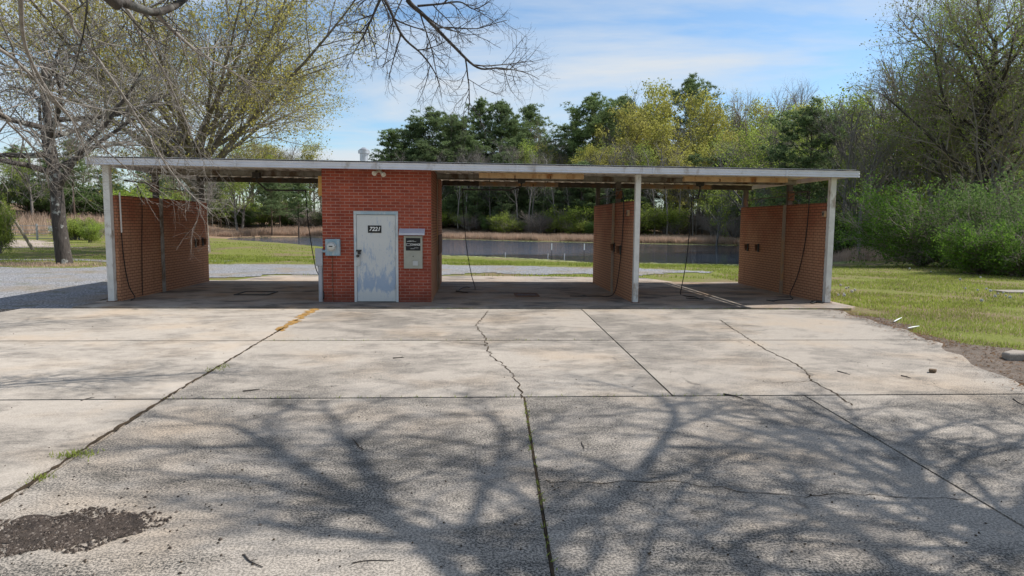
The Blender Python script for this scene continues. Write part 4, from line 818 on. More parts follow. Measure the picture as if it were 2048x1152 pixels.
# right wood
for px_, top_, D_p, pr, lb in ((1435, 225, 84, FRESH[0], 'fresh green tree beside the dark olive one'), (1525, 250, 80, OLIVE[0], 'olive tree low between the bare crowns and the roof'), (1580, 262, 62, FRESH[1], 'fresh green low tree behind the right end of the roof'), (1475, 262, 78, SPRING[0], 'yellow green low tree above the right bay'), (1625, 228, 70, OLIVE[0], 'olive tree filling the wood above the roof corner'), (1690, 205, 60, BARE[1], 'bare brown tree beside the dark leafy tree'), (1462, 205, 90, FRESH[1], 'light green tree just behind the dark olive one'), (1515, 192, 92, SPRING[1], 'pale yellow green tree between the bare crowns'), (1570, 186, 88, FRESH[0], 'light green tree under the tallest bare crown'), (1612, 200, 76, SPRING[0], 'pale yellow green tree near the roof corner'), (1655, 188, 66, FRESH[1], 'light green tree touching the dark leafy tree'), (1735, 165, 62, FRESH[0], 'light green tree right of the dark leafy tree')):
    tree_px(pr, px_, top_, D_p, lb, 'tree', GB, 1.1)
GR = 'trees of the wood on the right'
for i, (px, top, D, pr, lab) in enumerate([(1760, 120, 52, BARE[1], 'bare brown tree at the left edge of the right wood'), (1850, 60, 50, BARE[0], 'bare grey tree behind the big budding tree'), (1925, -60, 46, OLIVE[0], 'olive budding tree behind the big budding tree'),
        (2040, -40, 44, FRESH[0], 'light green tree at the right margin behind the green bushes'), (1800, 200, 47, FRESH[1], 'fresh green tree low in the right wood'), (1985, 60, 40, OLIVE[0], 'olive tree close behind the green bushes'), (1790, 90, 50, OLIVE[0], 'olive budding tree in front of the bare ones in the right wood'), (1880, 150, 45, FRESH[0], 'fresh green tree between the bushes and the budding tree'), (1735, 235, 44, BARE[0], 'small bare tree above the roof end')]):
    tree_px(pr, px, top, D, lab, 'tree', GR)
# individual stems and understorey deeper in the wood (nothing in the photo tells these apart)
rW = random.Random(9)
def deep(n, x0, x1, y0, y1, protos, h0, h1, label, group, skip=None, wide=1.0, cat='tree'):
    for k in range(n):
        x = x0 + (x1 - x0) * (k + rW.random()) / n; y = rW.uniform(y0, y1)
        if skip and skip(x, y): continue
        p = rW.choice(protos); s = rW.uniform(h0, h1) / HT[p.name]; place(p, (x, y, hz(x, y) - .06), rW.uniform(0, 6.28), s * wide, label, cat, group, s)
def far_y(x):  # far pond edge
    q = np.array([G(a, b, WZ)[:2] for a, b in far_px]); q = q[np.argsort(q[:, 0])]; return float(np.interp(x, q[:, 0], q[:, 1]))
def row(n, x0, x1, o0, o1, protos, h0, h1, label, group, wide=1.0, cat='tree'):
    for k in range(n):
        x = x0 + (x1 - x0) * (k + rW.random()) / n; y = far_y(x) + rW.uniform(o0, o1); p = rW.choice(protos); s = rW.uniform(h0, h1) / HT[p.name]
        place(p, (x, y, hz(x, y) - .06), rW.uniform(0, 6.28), s * wide, label, cat, group, s)
row(60, -14, 44, 17, 34, POLE + POLE + BARE, 9, 14, 'thin bare grey tree in the shaded wood behind the pond', 'thin bare trees in the wood')
row(34, -14, 34, 13, 18, POLE, 9, 13, 'slim pale trunk at the front edge of the wood behind the pond', 'slim pale trunks at the wood edge')
row(22, -16, 42, 20, 34, PINES, 9, 13, 'dark pine deep in the wood behind the pond', 'pines deep in the wood', 1.2)
row(34, -16, 24, 12, 19, [SH_DARK, SH_FRESH, SH_BARE, SH_BARE], 2, 4.5, 'low shrub under the trees behind the pond', 'low shrubs under the trees', 1.3, 'shrub')
row(34, 4, 44, 11, 20, [SH_FRESH, SH_BARE, SH_BARE, SH_DARK], 2.0, 5.0, 'tangled shrub at the edge of the wood behind the pond', 'tangled shrubs at the wood edge', 1.3, 'shrub')
row(40, -20, 62, 28, 44, [SH_BARE, SH_BARE, SH_FRESH, SH_DARK], 5, 8, 'tall undergrowth bush between the trees behind the pond', 'tall undergrowth between the trees', 1.4, 'shrub')
row(30, -14, 24, 14, 20, YPINE, 4.0, 8, 'young pine with branches to the ground at the wood edge', 'young pines at the wood edge', 1.1)
row(24, 8, 44, 16, 32, SPRING + FRESH + OLIVE + FRESH, 9, 14, 'half leafed tree in the wood right of the middle wall', 'half leafed trees in the wood', 1.1)
row(60, -20, 60, 38, 60, PINES + BARE + OLIVE, 10, 15, 'tree far back in the wood behind the pond', 'trees far back in the wood', 1.3)
deep(34, 26, 62, 44, 76, POLE + BARE + OLIVE + FRESH, 9, 15, 'slender tree deep in the right wood', 'slender trees deep in the right wood')
deep(30, 28, 66, 54, 74, FRESH + OLIVE + BARE + PINES, 10, 16, 'mixed tree filling the right wood behind the bushes', 'mixed trees filling the right wood', None, 1.2)
deep(14, 28, 48, 45, 54, POLE, 9, 13, 'dark thin trunk in the right wood beyond the bushes', 'dark thin trunks in the right wood')
deep(44, 27, 66, 44, 66, [SH_BARE, SH_DARK, SH_FRESH], 3.5, 7.0, 'undergrowth shrub in the right wood', 'undergrowth shrubs in the right wood', None, 1.3, 'shrub')
# left: wood and scrub around the gate and the far end of the pond
deep(46, -110, -14, 92, 116, PINES + PINES + BARE + OLIVE + FRESH, 7, 11, 'tree in the low wood behind the dry bank on the left', 'trees behind the dry bank', None, 1.3)
deep(36, -56, -27, 112, 128, BARE + OLIVE + SPRING + FRESH + POLE + BARE, 10, 15, 'half bare tree in the scrub left of the pond', 'half bare trees in the scrub', None, 1.1)
deep(50, -50, -4, 107, 114, [SH_BARE, SH_FRESH, SH_DARK, SH_BARE, SH_ORANGE], 2.5, 6.0, 'scrub bush along the left end of the pond', 'scrub bushes at the left end of the pond', None, 1.2, 'shrub')
deep(40, -96, -38, 97, 106, [SH_BARE, SH_DARK, SH_DARK, SH_FRESH], 3.5, 7, 'dark undergrowth behind the dry bank on the left', 'dark undergrowth behind the dry bank', None, 1.4, 'shrub')
deep(14, -76, -57, 70, 84, [SH_BARE, SH_FRESH, SH_DARK] + PINES, 3, 7, 'bush beside the farm gate', 'bushes beside the farm gate', None, 1.1, 'shrub')
deep(8, -40, -28, 66, 76, [SH_BARE, SH_BARE, SH_FRESH], 2, 3.6, 'bush on the pond side of the farm gate', 'bushes on the pond side of the gate', None, 1.2, 'shrub')
tree_px(SH_FRESH, 452, 385, 108, 'bright green leafy sapling seen through the left bay', 'tree', None, .55)
tree_px(SH_FRESH, 175, 435, 60, 'bright green bush just right of the gate post', 'shrub', None, .8)
tree_px(SH_FRESH, -8, 376, 40, 'bright green young tree at the left margin', 'tree', None, .36)

# --- the two big trees behind the left bay
def big_tree(name, seed, P, loc, label, twig, barkm, bud=None, nbud=1, bsize=.03, levels=5, lines=None, sides={0: 10, 1: 7, 2: 5, 3: 3, 4: 3}, budspread=.05, budl=None):
    rng = random.Random(seed); rn = np.random.RandomState(seed); o = grow(rng, (0, 0, -.15), P, levels, lines)
    tm = mesh_of(o, [0, 1], sides, 'trunk', barkm); cm_ = mesh_of(o, range(2, levels), sides, 'crown', twig); ex = None
    if bud: ex = ('buds', leaves(rn, tips(o, budl or (levels - 1,), (0.6, 1.0)), nbud, budspread, bsize, 'buds', bud))
    r = plant(name, tm, cm_, 'crown', 'trunk', ex); r.location = tuple(float(a) for a in loc); meta(r, label, 'tree'); return r
g1 = G(130, 527); z1 = hz(g1[0], g1[1])
big_tree('oak_tree', 31, dict(len=[8.5, 6.2, 3.0, 1.5, .7], rad=[.31, .13, .05, .018, .008], n=[1, 16, 8, 7, 5], t0=[.33, .2, .15, .1, 0], sh=[.35, .5, .4, .3, 0], ang=[0, 1.15, .75, .75, .7], angt=.12, jit=[.035, .11, .14, .17, .2], trop=[.03, .03, .02, -.01, -.02], tip=[.35, .3, .3, .4, .5], seg=[9, 7, 5, 4, 3]),
         (g1[0], g1[1], z1), 'bare oak with a lichen spotted trunk standing in the gravel left of the building', 'twig', 'bark_lichen')
p2 = at(405, 500, 43); z2 = hz(p2[0], 43)
big_tree('willow_oak_tree', 32, dict(len=[6.8, 14.5, 5.2, 2.1, .9], rad=[.48, .16, .042, .014, .0075], n=[1, 26, 12, 8, 5], t0=[.55, .30, .15, .1, 0], sh=[.15, .5, .4, .3, 0], ang=[0, .85, .62, .65, .7], angt=.35, jit=[.02, .055, .09, .13, .2], trop=[.02, .025, .02, .0, -.02], tip=[.7, .22, .3, .4, .5], seg=[6, 9, 6, 4, 3]),
         (p2[0], 43, z2), 'huge spreading bare tree with many rising limbs and yellow buds behind the left bay', 'twig', 'bark_oak', 'bud', 3, .075, budspread=.22)
# --- big budding tree on the right
p3 = at(1958, 400, 41); 
big_tree('budding_tree', 33, dict(len=[13.5, 8.0, 3.8, 1.7, .75], rad=[.34, .13, .045, .017, .008], n=[1, 26, 10, 8, 5], t0=[.22, .2, .12, .1, 0], sh=[.45, .5, .4, .3, 0], ang=[0, .95, .65, .65, .7], angt=.1, jit=[.03, .07, .1, .14, .2], trop=[.03, .05, .04, .02, 0], tip=[.3, .25, .3, .4, .5], seg=[10, 8, 5, 4, 3]),
         (p3[0], 41, hz(p3[0], 41)), 'big dark branched tree with small new buds rising behind the green bushes on the right', 'twig_brown', 'bark_dark', 'leaf_fresh', 2, .055, budspread=.12)
# --- green bushes on the right
def bush(seed, loc, label, P, mat, size, n_each, spread, name='green_bush', s=1.0, twig='twig_brown'):
    rng = random.Random(seed); rn = np.random.RandomState(seed); o = grow(rng, (0, 0, -.1), P, 4); st = mesh_of(o, range(4), {0: 5, 1: 4, 2: 3, 3: 3}, 'stems', twig)
    cr = leaves(rn, clump(tips(o, (3,), (.3, .6, 1.0)), 2.2, -.8), n_each, spread, size, 'foliage', mat, 0, 1.25); r = plant(name, st, cr, 'foliage', 'stems'); r.location = tuple(float(a) for a in loc); r.scale = (s, s, s); meta(r, label, 'bush'); return r
BS = dict(len=[.4, 3.3, 1.6, .7], rad=[.08, .045, .016, .007], n=[1, 34, 12, 8], t0=[.1, .12, .08, 0], sh=[.1, .35, .3, 0], ang=[0, 1.0, .6, .7], jit=[.05, .10, .15, .2], trop=[0, .05, .05, .03], tip=[.8, .3, .3, .4], seg=[2, 7, 4, 3])
def bpx(px, py, D): p = at(px, py, D); return (p[0], D, hz(p[0], D))
bush(41, bpx(1845, 500, 33), 'tall bright green feathery bush beyond the lawn, nearest the roof end', BS, 'leaf_privet', .05, 4, .10, s=1.12)
bush(42, bpx(1975, 500, 31), 'wide dark green bush beyond the lawn at the right margin', BS, 'leaf_dark', .055, 3, .12, s=1.1)
bush(43, bpx(2080, 520, 28), 'green bush cut off by the right margin', BS, 'leaf_dark', .055, 4, .11, s=1.0)
bush(44, bpx(1960, 540, 26.5), 'low loose green bush in front of the wide dark one', dict(BS, len=[.3, 1.7, .9, .5]), 'leaf_privet', .045, 3, .09, s=1.0)
bush(45, bpx(2040, 545, 25), 'low green bush at the right margin in front of the others', dict(BS, len=[.3, 1.9, .9, .5]), 'leaf_privet', .045, 3, .09, s=1.0)
# --- overhanging limbs of the near trees
def A(px, py, d): return tuple(float(c) for c in at(px, py, d))
NP = dict(len=[0, 1.15, .55, .24, .09], rad=[0, .011, .0058, .0035, .0023], n=[1, 13, 7, 5, 3], t0=[.25, .12, .1, .1, 0], sh=[.6, .4, .3, .2, 0], ang=[0, .75, .75, .8, .8], jit=[0, .10, .16, .2, .25], trop=[0, -.02, -.01, 0, 0], tip=[0, .4, .45, .6, .7], seg=[0, 7, 5, 4, 2])
def limb(pts, r0, r1, k=6):
    P = spline(pts, k); n = len(P); return [tuple(float(c) for c in p) for p in P], [r0 * (1 - i / (n - 1)) + r1 * i / (n - 1) for i in range(n)]
T1 = np.array((-7.5, 1.5, 0.0))
trunkL = limb([(-7.5, 1.5, -.2), (-7.45, 1.55, 2.5), (-7.4, 1.6, 5.0), (-7.2, 1.8, 8.5), (-7.2, 1.7, 11)], .34, .10)
limbA = limb([(-7.4, 1.6, 5.2), (-5.2, 3.8, 6.3), (-3.4, 6.4, 6.1), A(775, -70, 8.6), A(815, 0, 8.8), A(850, 33, 8.9), A(905, 90, 9.0), A(955, 135, 9.1), A(1000, 136, 9.2), A(1048, 143, 9.3)], .052, .004)
limbA2 = limb([A(790, -45, 8.7), A(765, -10, 8.8), A(742, 40, 8.9), A(722, 80, 9.0), A(700, 95, 9.0)], .022, .004)
limbA3 = limb([A(740, -50, 8.5), A(775, 10, 8.6), A(805, 72, 8.7), A(845, 110, 8.8), A(872, 150, 8.9), A(884, 195, 9.0)], .022, .003)
limbA4 = limb([A(835, 12, 8.85), A(880, 8, 8.9), A(920, 4, 8.9), A(950, 18, 9.0), A(985, -2, 9.1)], .016, .004)
limbB = limb([(-7.3, 1.7, 6.6), (-5.8, 4.0, 6.4), A(160, -60, 6.6), A(215, -8, 6.9), A(262, 10, 7.1), A(310, 24, 7.3), A(360, 5, 7.6), A(420, -50, 8.0)], .07, .028)
limbsC = [limb([(-7.3, 1.7, 6.0), (-8.5, 6.0, 7.4), A(60, -40, 10.6), A(150, 60, 11.4), A(225, 160, 12.0), A(290, 260, 12.6), A(340, 340, 13.0), A(392, 398, 13.3), A(425, 424, 13.5)], .04, .005),
          limb([(-7.4, 1.6, 5.4), (-8.9, 5.5, 6.6), A(-60, 60, 10.0), A(40, 130, 10.8), A(120, 215, 11.5), A(200, 290, 12.2), A(265, 345, 12.8), A(335, 392, 13.2)], .035, .005),
          limb([(-7.2, 1.7, 7.4), (-7.4, 6, 8.2), A(190, -50, 10.8), A(275, 60, 11.5), A(330, 150, 12.2), A(370, 240, 12.7), A(410, 330, 13.2)], .035, .005),
          limb([(-7.4, 1.6, 5.0), (-9.5, 5, 6.0), A(-80, 180, 10), A(20, 250, 10.8), A(90, 320, 11.6), A(140, 360, 12.4)], .035, .005),
          limb([A(40, -20, 9.0), A(50, 90, 9.6), A(95, 180, 10.3), A(150, 250, 11.0), A(180, 330, 11.8)], .03, .005),
          limb([A(310, 24, 7.3), A(345, 60, 8.0), A(385, 95, 9.0), A(440, 130, 9.8), A(510, 170, 10.5)], .03, .005)]
def near_tree(name, loc, trunk_lines, branch_sets, label, twig='twig', barkm='bark_dark'):
    loc = np.array(loc, float); sh_ = lambda ls: [([tuple(np.array(p) - loc) for p in a], r) for a, r in ls]
    root = bpy.data.objects.new(name, None); COL.objects.link(root); root.location = tuple(loc); meta(root, label, 'tree')
    by = {}
    for a, r in sh_(trunk_lines): by.setdefault(len(a), []).append((a, r))
    v, q = join([tubes([x[0] for x in g], [x[1] for x in g], 10) for g in by.values()]); tm = raw_mesh('trunk', v, q, uv=False, smooth=True); tm.materials.append(M[barkm]); link('trunk', tm, root)
    for i, (ls, P, seed, mt) in enumerate(branch_sets):
        o = grow(random.Random(seed), None, P, len(P['n']), sh_(ls)); me = mesh_of(o, range(0, len(P['n'])), {0: 8, 1: 4, 2: 3, 3: 3, 4: 3}, 'branches', mt); link('branches', me, root)
    return root
NP_B = dict(NP, n=[1, 16, 9, 5, 2], len=[0, 1.9, .85, .35, .12], trop=[0, -.03, -.02, 0, 0])
NP_C = dict(len=[0, 1.5, .7, .3], rad=[0, .011, .0055, .0032], n=[1, 12, 6, 4], t0=[.3, .1, .1, 0], sh=[.55, .4, .3, 0], ang=[0, .6, .65, .7], jit=[0, .09, .14, .2], trop=[0, 0, 0, 0], tip=[0, .4, .45, .6], seg=[0, 7, 5, 3])
near_tree('overhanging_tree', T1, [trunkL], [([limbA], NP, 51, 'bark_dark'), ([limbA2, limbA3, limbA4], dict(NP, n=[1, 9, 6, 4, 2], len=[0, .7, .4, .2, .08], t0=[.1] * 5), 52, 'bark_dark'), ([limbB], dict(NP_B, n=[1, 8, 7, 4, 2], len=[0, 1.0, .5, .25, .1], trop=[0, 0, 0, 0, 0]), 53, 'bark_dark'), (limbsC, NP_C, 54, 'twig')],
          'bare tree whose dark limbs hang into the top of the view from the left', 'twig', 'bark_oak')
# near right tree: its bare crown throws the branching shadow over the pavement
def S(px, py, h):
    h = h * 0.80; g = G(px, py); return (float(g[0] + .9 * h), float(g[1] + .2 * h), h)   # a limb point that shades this spot of the pavement
def shade_tree(seed, base, top, limbs, label):
    tr = limb([(base[0], base[1], -.2), (base[0] + .05, base[1], 2.4), (base[0], base[1] + .05, top)], .30, .22)
    SP = dict(len=[0, 2.1, 1.05, .5], rad=[0, .042, .016, .0065], n=[1, 11, 8, 7], t0=[.3, .12, .1, 0], sh=[.3, .4, .3, 0], ang=[0, .7, .65, .7], jit=[0, .10, .14, .2], trop=[0, .02, .01, 0], tip=[0, .3, .4, .5], seg=[0, 7, 4, 3])
    return near_tree('shade_tree', (base[0], base[1], 0), [tr], [([limb([(base[0], base[1], top - .15)] + l, r * .85, r * .2)], SP, seed + k, 'bark_dark') for k, (r, l) in enumerate(limbs)], label)
shade_tree(70, (6.3, .2), 3.4, [(.15, [(6.2, 1.8, 4.3), S(1110, 1150, 7.5), S(850, 1080, 8.4), S(600, 930, 9.3), S(470, 850, 10.2)]), (.13, [(6.4, 2.0, 4.1), S(1112, 1160, 7.1), S(1230, 1000, 8.0), S(1300, 920, 8.6), S(1350, 830, 9.4), S(1310, 790, 10)]),
    (.10, [(5.7, 1.4, 4.6), S(900, 1140, 8.2), S(760, 1000, 9.2), S(690, 880, 10.2), S(640, 800, 11)]), (.09, [(6.7, 1.7, 4.2), S(1500, 1145, 7.3), S(1620, 1040, 8), S(1560, 960, 8.8)]), (.09, [(5.9, 1.5, 4.6), S(1000, 1150, 8.0), S(960, 1000, 9.2), S(1010, 880, 10.2), S(960, 800, 11)])],
    'bare tree right of the view whose limbs throw forked shadows on the near pavement')
shade_tree(80, (7.3, 3.9), 3.2, [(.13, [(7.1, 4.4, 3.8), S(1880, 1000, 6.5), S(1790, 905, 7.3), S(1690, 850, 8), S(1560, 795, 9)]), (.10, [(7.4, 4.6, 3.8), S(1890, 1000, 6.5), S(1950, 905, 7), S(2060, 880, 7.5)]), (.10, [(7.0, 4.2, 4.0), S(1880, 1020, 6.9), S(1780, 965, 7.6), S(1660, 910, 8.3), S(1540, 872, 9), S(1420, 835, 9.8)]),
    (.10, [(7.2, 3.6, 4.0), S(1850, 1150, 7.0), S(1700, 1060, 7.8), S(1500, 990, 8.8), S(1340, 930, 9.8)]), (.09, [(7.5, 4.4, 3.8), S(1960, 1100, 6.4), S(2040, 1010, 6.9), S(2100, 940, 7.3)])],
    'bare tree at the top right corner whose crown shades the pavement')
# ------------------------------------------------------------------ grass, reeds, litter
rn = np.random.RandomState(8)
def blades(name, pos, h, wd, mat, lean=.35, tri=True):
    N = len(pos); a = rn.uniform(0, 2 * pi, N); d = np.stack([np.cos(a), np.sin(a), np.zeros(N)], 1); H = h * rn.uniform(.5, 1.25, (N, 1)); b = rn.uniform(0, 2 * pi, N); l = np.stack([np.cos(b), np.sin(b), np.zeros(N)], 1) * rn.uniform(0, lean, (N, 1)) * H
    tip = pos + l; tip[:, 2] += H[:, 0]; W = np.asarray(wd).reshape(-1, 1) if not np.isscalar(wd) else wd
    v = np.stack([pos - d * W, pos + d * W, tip], 1).reshape(-1, 3); me = raw_mesh(name, v, np.arange(N * 3).reshape(-1, 3), uv=False); me.materials.append(M[mat]); o = link(name, me); return o
def ground_pts(n, x0, x1, y0, y1, keep, clump=0.0):
    x = rn.uniform(x0, x1, n); y = rn.uniform(y0, y1, n)
    if clump: k = np.sin(x * .9 + 1.7 * np.sin(y * .7)) + np.sin(y * 1.3 + x * .4) + .7 * np.sin(x * 2.9 + y * 2.1) + rn.normal(0, .5, n); ok = k > clump
    else: ok = np.ones(n, bool)
    ok &= keep(x, y); x, y = x[ok], y[ok]; return np.stack([x, y, hgt(x, y)], 1)
inp = lambda poly: (lambda x, y: sdist(x, y, np.array(poly, float)) > 0.15)
D_ = np.array(drive, float); RA = np.array([(-8.3, 14), (8.9, 14), (8.8, 21.4), (6.6, 21.3), (5.9, 23.2), (-6.9, 23.6), (-8.3, 21.4)], float)
off = lambda x, y: (sdist(x, y, D_) > .15) & (sdist(x, y, RA) > .05) & (x > edge_r(np.minimum(y, 14.6)) + np.where(y < 15.2, strip(y), .1) + rn.normal(-.05, .13, np.shape(x))) & (sdist(x, y, POND) > .2)
lawn = [ground_pts(60000, 6.5, 15, 8.5, 16, off, -.7), ground_pts(60000, 8.8, 22, 15.5, 26, off, -.7), ground_pts(26000, 8.5, 30, 26, 37, off, -.8)]
lawn = np.concatenate(lawn)
off2 = lambda x, y: (sdist(x, y, D_) > .1) & (sdist(x, y, RA) > .05) & (sdist(x, y, POND) > .1)
back = np.concatenate([ground_pts(34000, -16, 14, 30.2, 39, off2, -.5), ground_pts(12000, -8, 12, 23.3, 31, off2, -.2), ground_pts(9000, -26, -8, 24, 34, off2, .2), ground_pts(14000, -40, -10, 34, 66, off2, -.1)])
kd = rn.uniform(0, 1, len(lawn)) < .30; ld = lawn[kd]; lawn = lawn[~kd]; o3 = blades('dry_grass', ld, .05, .007, 'dry_grass', .9); meta(o3, 'dry straw scattered through the lawn right of the building', 'dry grass', None, 'stuff')
o1 = blades('grass', lawn, .065, .007 + .006 * (lawn[:, 1] > 15), 'grass'); meta(o1, 'short patchy green lawn right of the building', 'grass', None, 'stuff')
o2 = blades('grass', back, .10, .016, 'grass'); meta(o2, 'green grass strips between the gravel and the pond', 'grass', None, 'stuff')
# tall dry grass on the far bank, on the gate bank, and at the pond's right end
n = 90000; x = rn.uniform(-44, 34, n); q = np.array([G(a, b, WZ)[:2] for a, b in far_px]); q = q[np.argsort(q[:, 0])]; y = np.interp(x, q[:, 0], q[:, 1]) + .9 + 6.5 * rn.uniform(0, 1, n) ** 1.3
k = np.sin(x * 1.1) + np.sin(x * .43 + 1) + np.sin(y * 1.2 + x * .8) + rn.normal(0, .6, n) > -1.7; x, y = x[k], y[k]; P = np.stack([x, y, hgt(x, y)], 1)
meta(blades('dry_reeds', P, .75, .028, 'dry_grass', .25), 'tall pinkish tan dry grass on the far bank of the pond', 'dry grass', None, 'stuff')
n = 14000; x = rn.uniform(-90, -36, n); y = rn.uniform(79, 96, n); P = np.stack([x, y, hgt(x, y)], 1); meta(blades('dry_grass', P, 1.0, .05, 'dry_grass', .5), 'tan dry grass on the bank behind the farm gate', 'dry grass', None, 'stuff')
c = G(1700, 512, -.2); n = 2600; x = c[0] + rn.normal(0, 1.5, n); y = c[1] + rn.normal(0, 1.2, n); P = np.stack([x, y, hgt(x, y)], 1); meta(blades('dry_reeds', P, .9, .02, 'dry_grass', .3), 'clump of dry brown reeds at the right end of the pond', 'reeds', None, 'stuff')
# algae rim along the pond edges
def rim(name, pts, wid, lab, h=.0):
    q = np.array([G(a, b, WZ)[:2] for a, b in pts]); seg = np.hypot(*np.diff(q, axis=0).T); t = np.concatenate([[0], np.cumsum(seg)]); n = int(t[-1] * 80); s = rn.uniform(0, t[-1], n); x = np.interp(s, t, q[:, 0]); y = np.interp(s, t, q[:, 1]) + rn.normal(0, wid, n) + .12 * np.sin(s * 1.4)
    a = rn.uniform(0, 2 * pi, n); r = rn.uniform(.05, .16, n); v = []
    c_ = np.stack([x, y, np.full(n, WZ + .012)], 1) + np.stack([np.zeros(n), np.zeros(n), rn.uniform(0, .01, n)], 1)
    v = np.stack([c_ + np.stack([np.cos(a + k * pi / 2.5) * r, np.sin(a + k * pi / 2.5) * r, 0 * r], 1) for k in range(5)], 1).reshape(-1, 3); me = raw_mesh(name, v, np.arange(n * 5).reshape(-1, 5), uv=False); me.materials.append(M['algae']); meta(link(name, me), lab, 'algae', None, 'stuff')
rim('algae', far_px[1:], .9, 'pale green algae scum along the far edge of the pond'); rim('algae', near_px[4:], .5, 'pale green floating scum along the near edge of the pond')
# weeds in the pavement joints
W = []
for (a, b, n, s) in [((-3.12, 5.42), None, 130, (.08, .05)), ((-3.09, 4.92), None, 60, (.05, .04)), ((-3.18, 8.6), None, 50, (.05, .15)), ((.46, 4.8), (.55, 7.0), 50, (.012, .0)), ((0.42, 3.2), (.48, 4.8), 40, (.012, 0)), ((-3.2, 7.13), (3, 7.13), 80, (0, .012)), ((-3.25, 10.65), (2, 10.65), 60, (0, .012)), ((4.0, 14.62), (8.8, 14.62), 260, (0, .03)), ((-.9, 14.61), (0.0, 14.6), 70, (0, .02))]:
    t = rn.uniform(0, 1, n); a = np.array(a); b = a if b is None else np.array(b); p = a + (b - a) * t[:, None] + rn.normal(0, 1, (n, 2)) * np.array(s); W.append(np.stack([p[:, 0], p[:, 1], np.zeros(n)], 1))
W = np.concatenate(W); meta(blades('joint_weeds', W, .035, .005, 'grass', 1.2), 'small green weeds growing in the pavement joints', 'weeds', None, 'stuff')
# crumbs of broken asphalt, and litter along the pavement edge
def crumbs(name, pos, r0, r1, mat, lab, cat):
    N = len(pos); oct_ = np.array([(1, 0, 0), (0, 1, 0), (-1, 0, 0), (0, -1, 0), (0, 0, .7), (0, 0, -.5)], float); R_ = rn.uniform(r0, r1, (N, 1, 1)); a = rn.uniform(0, 6.28, N); ca, sa = np.cos(a), np.sin(a)
    o = oct_[None] * rn.uniform(.6, 1.3, (N, 6, 1)) * R_; x = o[..., 0] * ca[:, None] - o[..., 1] * sa[:, None]; y = o[..., 0] * sa[:, None] + o[..., 1] * ca[:, None]; v = (np.stack([x, y, o[..., 2]], -1) + pos[:, None]).reshape(-1, 3)
    f = np.array([(0, 1, 4), (1, 2, 4), (2, 3, 4), (3, 0, 4), (1, 0, 5), (2, 1, 5), (3, 2, 5), (0, 3, 5)]); me = raw_mesh(name, v, (f[None] + 6 * np.arange(N)[:, None, None]).reshape(-1, 3), uv=False); me.materials.append(M[mat]); return meta(link(name, me), lab, cat, None, 'stuff')
n = 2000; a = rn.uniform(0, 6.28, n); r = rn.uniform(0.0, 1.0, n) ** .5 * (1 + .25 * np.sin(2 * a + 1) + .15 * np.sin(5 * a)); P = np.stack([pc[0] + .42 * r * np.cos(a), pc[1] + .36 * r * np.sin(a), np.full(n, .003)], 1)
P = np.concatenate([P, np.stack([pc[0] + rn.normal(0, .5, 160), pc[1] + rn.normal(0, .4, 160), np.full(160, .004)], 1)]); k = rn.uniform(0, 1, len(P)) < .62
crumbs('asphalt_crumbs', P[k], .003, .017, 'asphalt_crumb', 'black crumbs of broken asphalt in the worn patch at the bottom left', 'rubble'); crumbs('stone_chips', P[~k], .003, .014, 'chip', 'tan stone chips in the worn patch at the bottom left', 'rubble')
n = 3000; y = rn.uniform(7.2, 14.7, n); x = edge_r(y) + rn.normal(.15, .22, n) + (np.abs(y - 8.9) < 1.2) * rn.uniform(0, 1.4, n); P = np.stack([x, y, np.where(x < edge_r(y), .004, -.02)], 1)
a = rn.uniform(0, 6.28, n); u = np.stack([np.cos(a), np.sin(a), rn.normal(0, .15, n)], 1) * rn.uniform(.012, .04, (n, 1)); v_ = np.stack([-np.sin(a), np.cos(a), rn.normal(0, .2, n)], 1) * rn.uniform(.003, .012, (n, 1)); P[:, 2] += .012
me = raw_mesh('leaf_litter', np.stack([P - u, P + v_, P + u, P - v_], 1).reshape(-1, 3), np.arange(4 * n).reshape(-1, 4), uv=False); me.materials.append(M['litter']); meta(link('leaf_litter', me), 'brown leaf litter along the right edge of the pavement', 'leaf litter', None, 'stuff')
n = 420; px_ = rn.uniform(0, 2048, n); py_ = rn.uniform(625, 1140, n); P = np.array([G(a, b, .004) for a, b in zip(px_, py_)]); P = P[P[:, 0] < edge_r(P[:, 1]) - .1]; crumbs('pavement_grit', P, .003, .010, 'joint_dirt', 'scattered dark grit and bits on the pavement', 'grit')
# twigs lying about
def twig(label, pts, r=.008, g='fallen twigs on the pavement', side=0):
    r *= .62; P = [tuple(G(a, b, r)) for a, b in pts]; m = MB(); m.tube(spline(P, 5), [r * (1 - .5 * i / (5 * (len(P) - 1))) for i in range(5 * (len(P) - 1) + 1)], 6)
    a = np.array(P[len(P) // 2]); b = np.array(P[-1]); sd = -1 if len(label) % 2 else 1; m.tube([a, a + (b - a) * .25 + np.array([.02 * sd, .025 * sd, .008])], [r * .5, r * .25], 5); return meta(m.build('twig', 'dead_wood' if side else 'bark_dark', None, 0, True), label, 'twig', g)
twig('dark curved twig near the bottom edge, right of the worn asphalt patch', [(489, 1109), (500, 1122), (526, 1134)], .009); twig('long thin bowed twig at the bottom edge of the pavement', [(705, 1126), (735, 1121), (788, 1121)], .006)
twig('dark stick on the right slab just before the cross joint', [(1447, 788), (1465, 791), (1487, 797)], .016); twig('small dark stick on the sunlit middle slab', [(786, 716), (800, 715), (808, 715)], .014)
twig('thin twig on the left slab beside the dark stain', [(162, 801), (175, 797), (189, 795)], .009); twig('small bent twig between the joint and the crack on the left', [(486, 782), (505, 780), (520, 778)], .014)
twig('short twig right of the centre joint', [(1163, 885), (1166, 893), (1168, 897)], .007); twig('thin twig lying on the pale right slab', [(1802, 751), (1812, 753), (1822, 756)], .012)
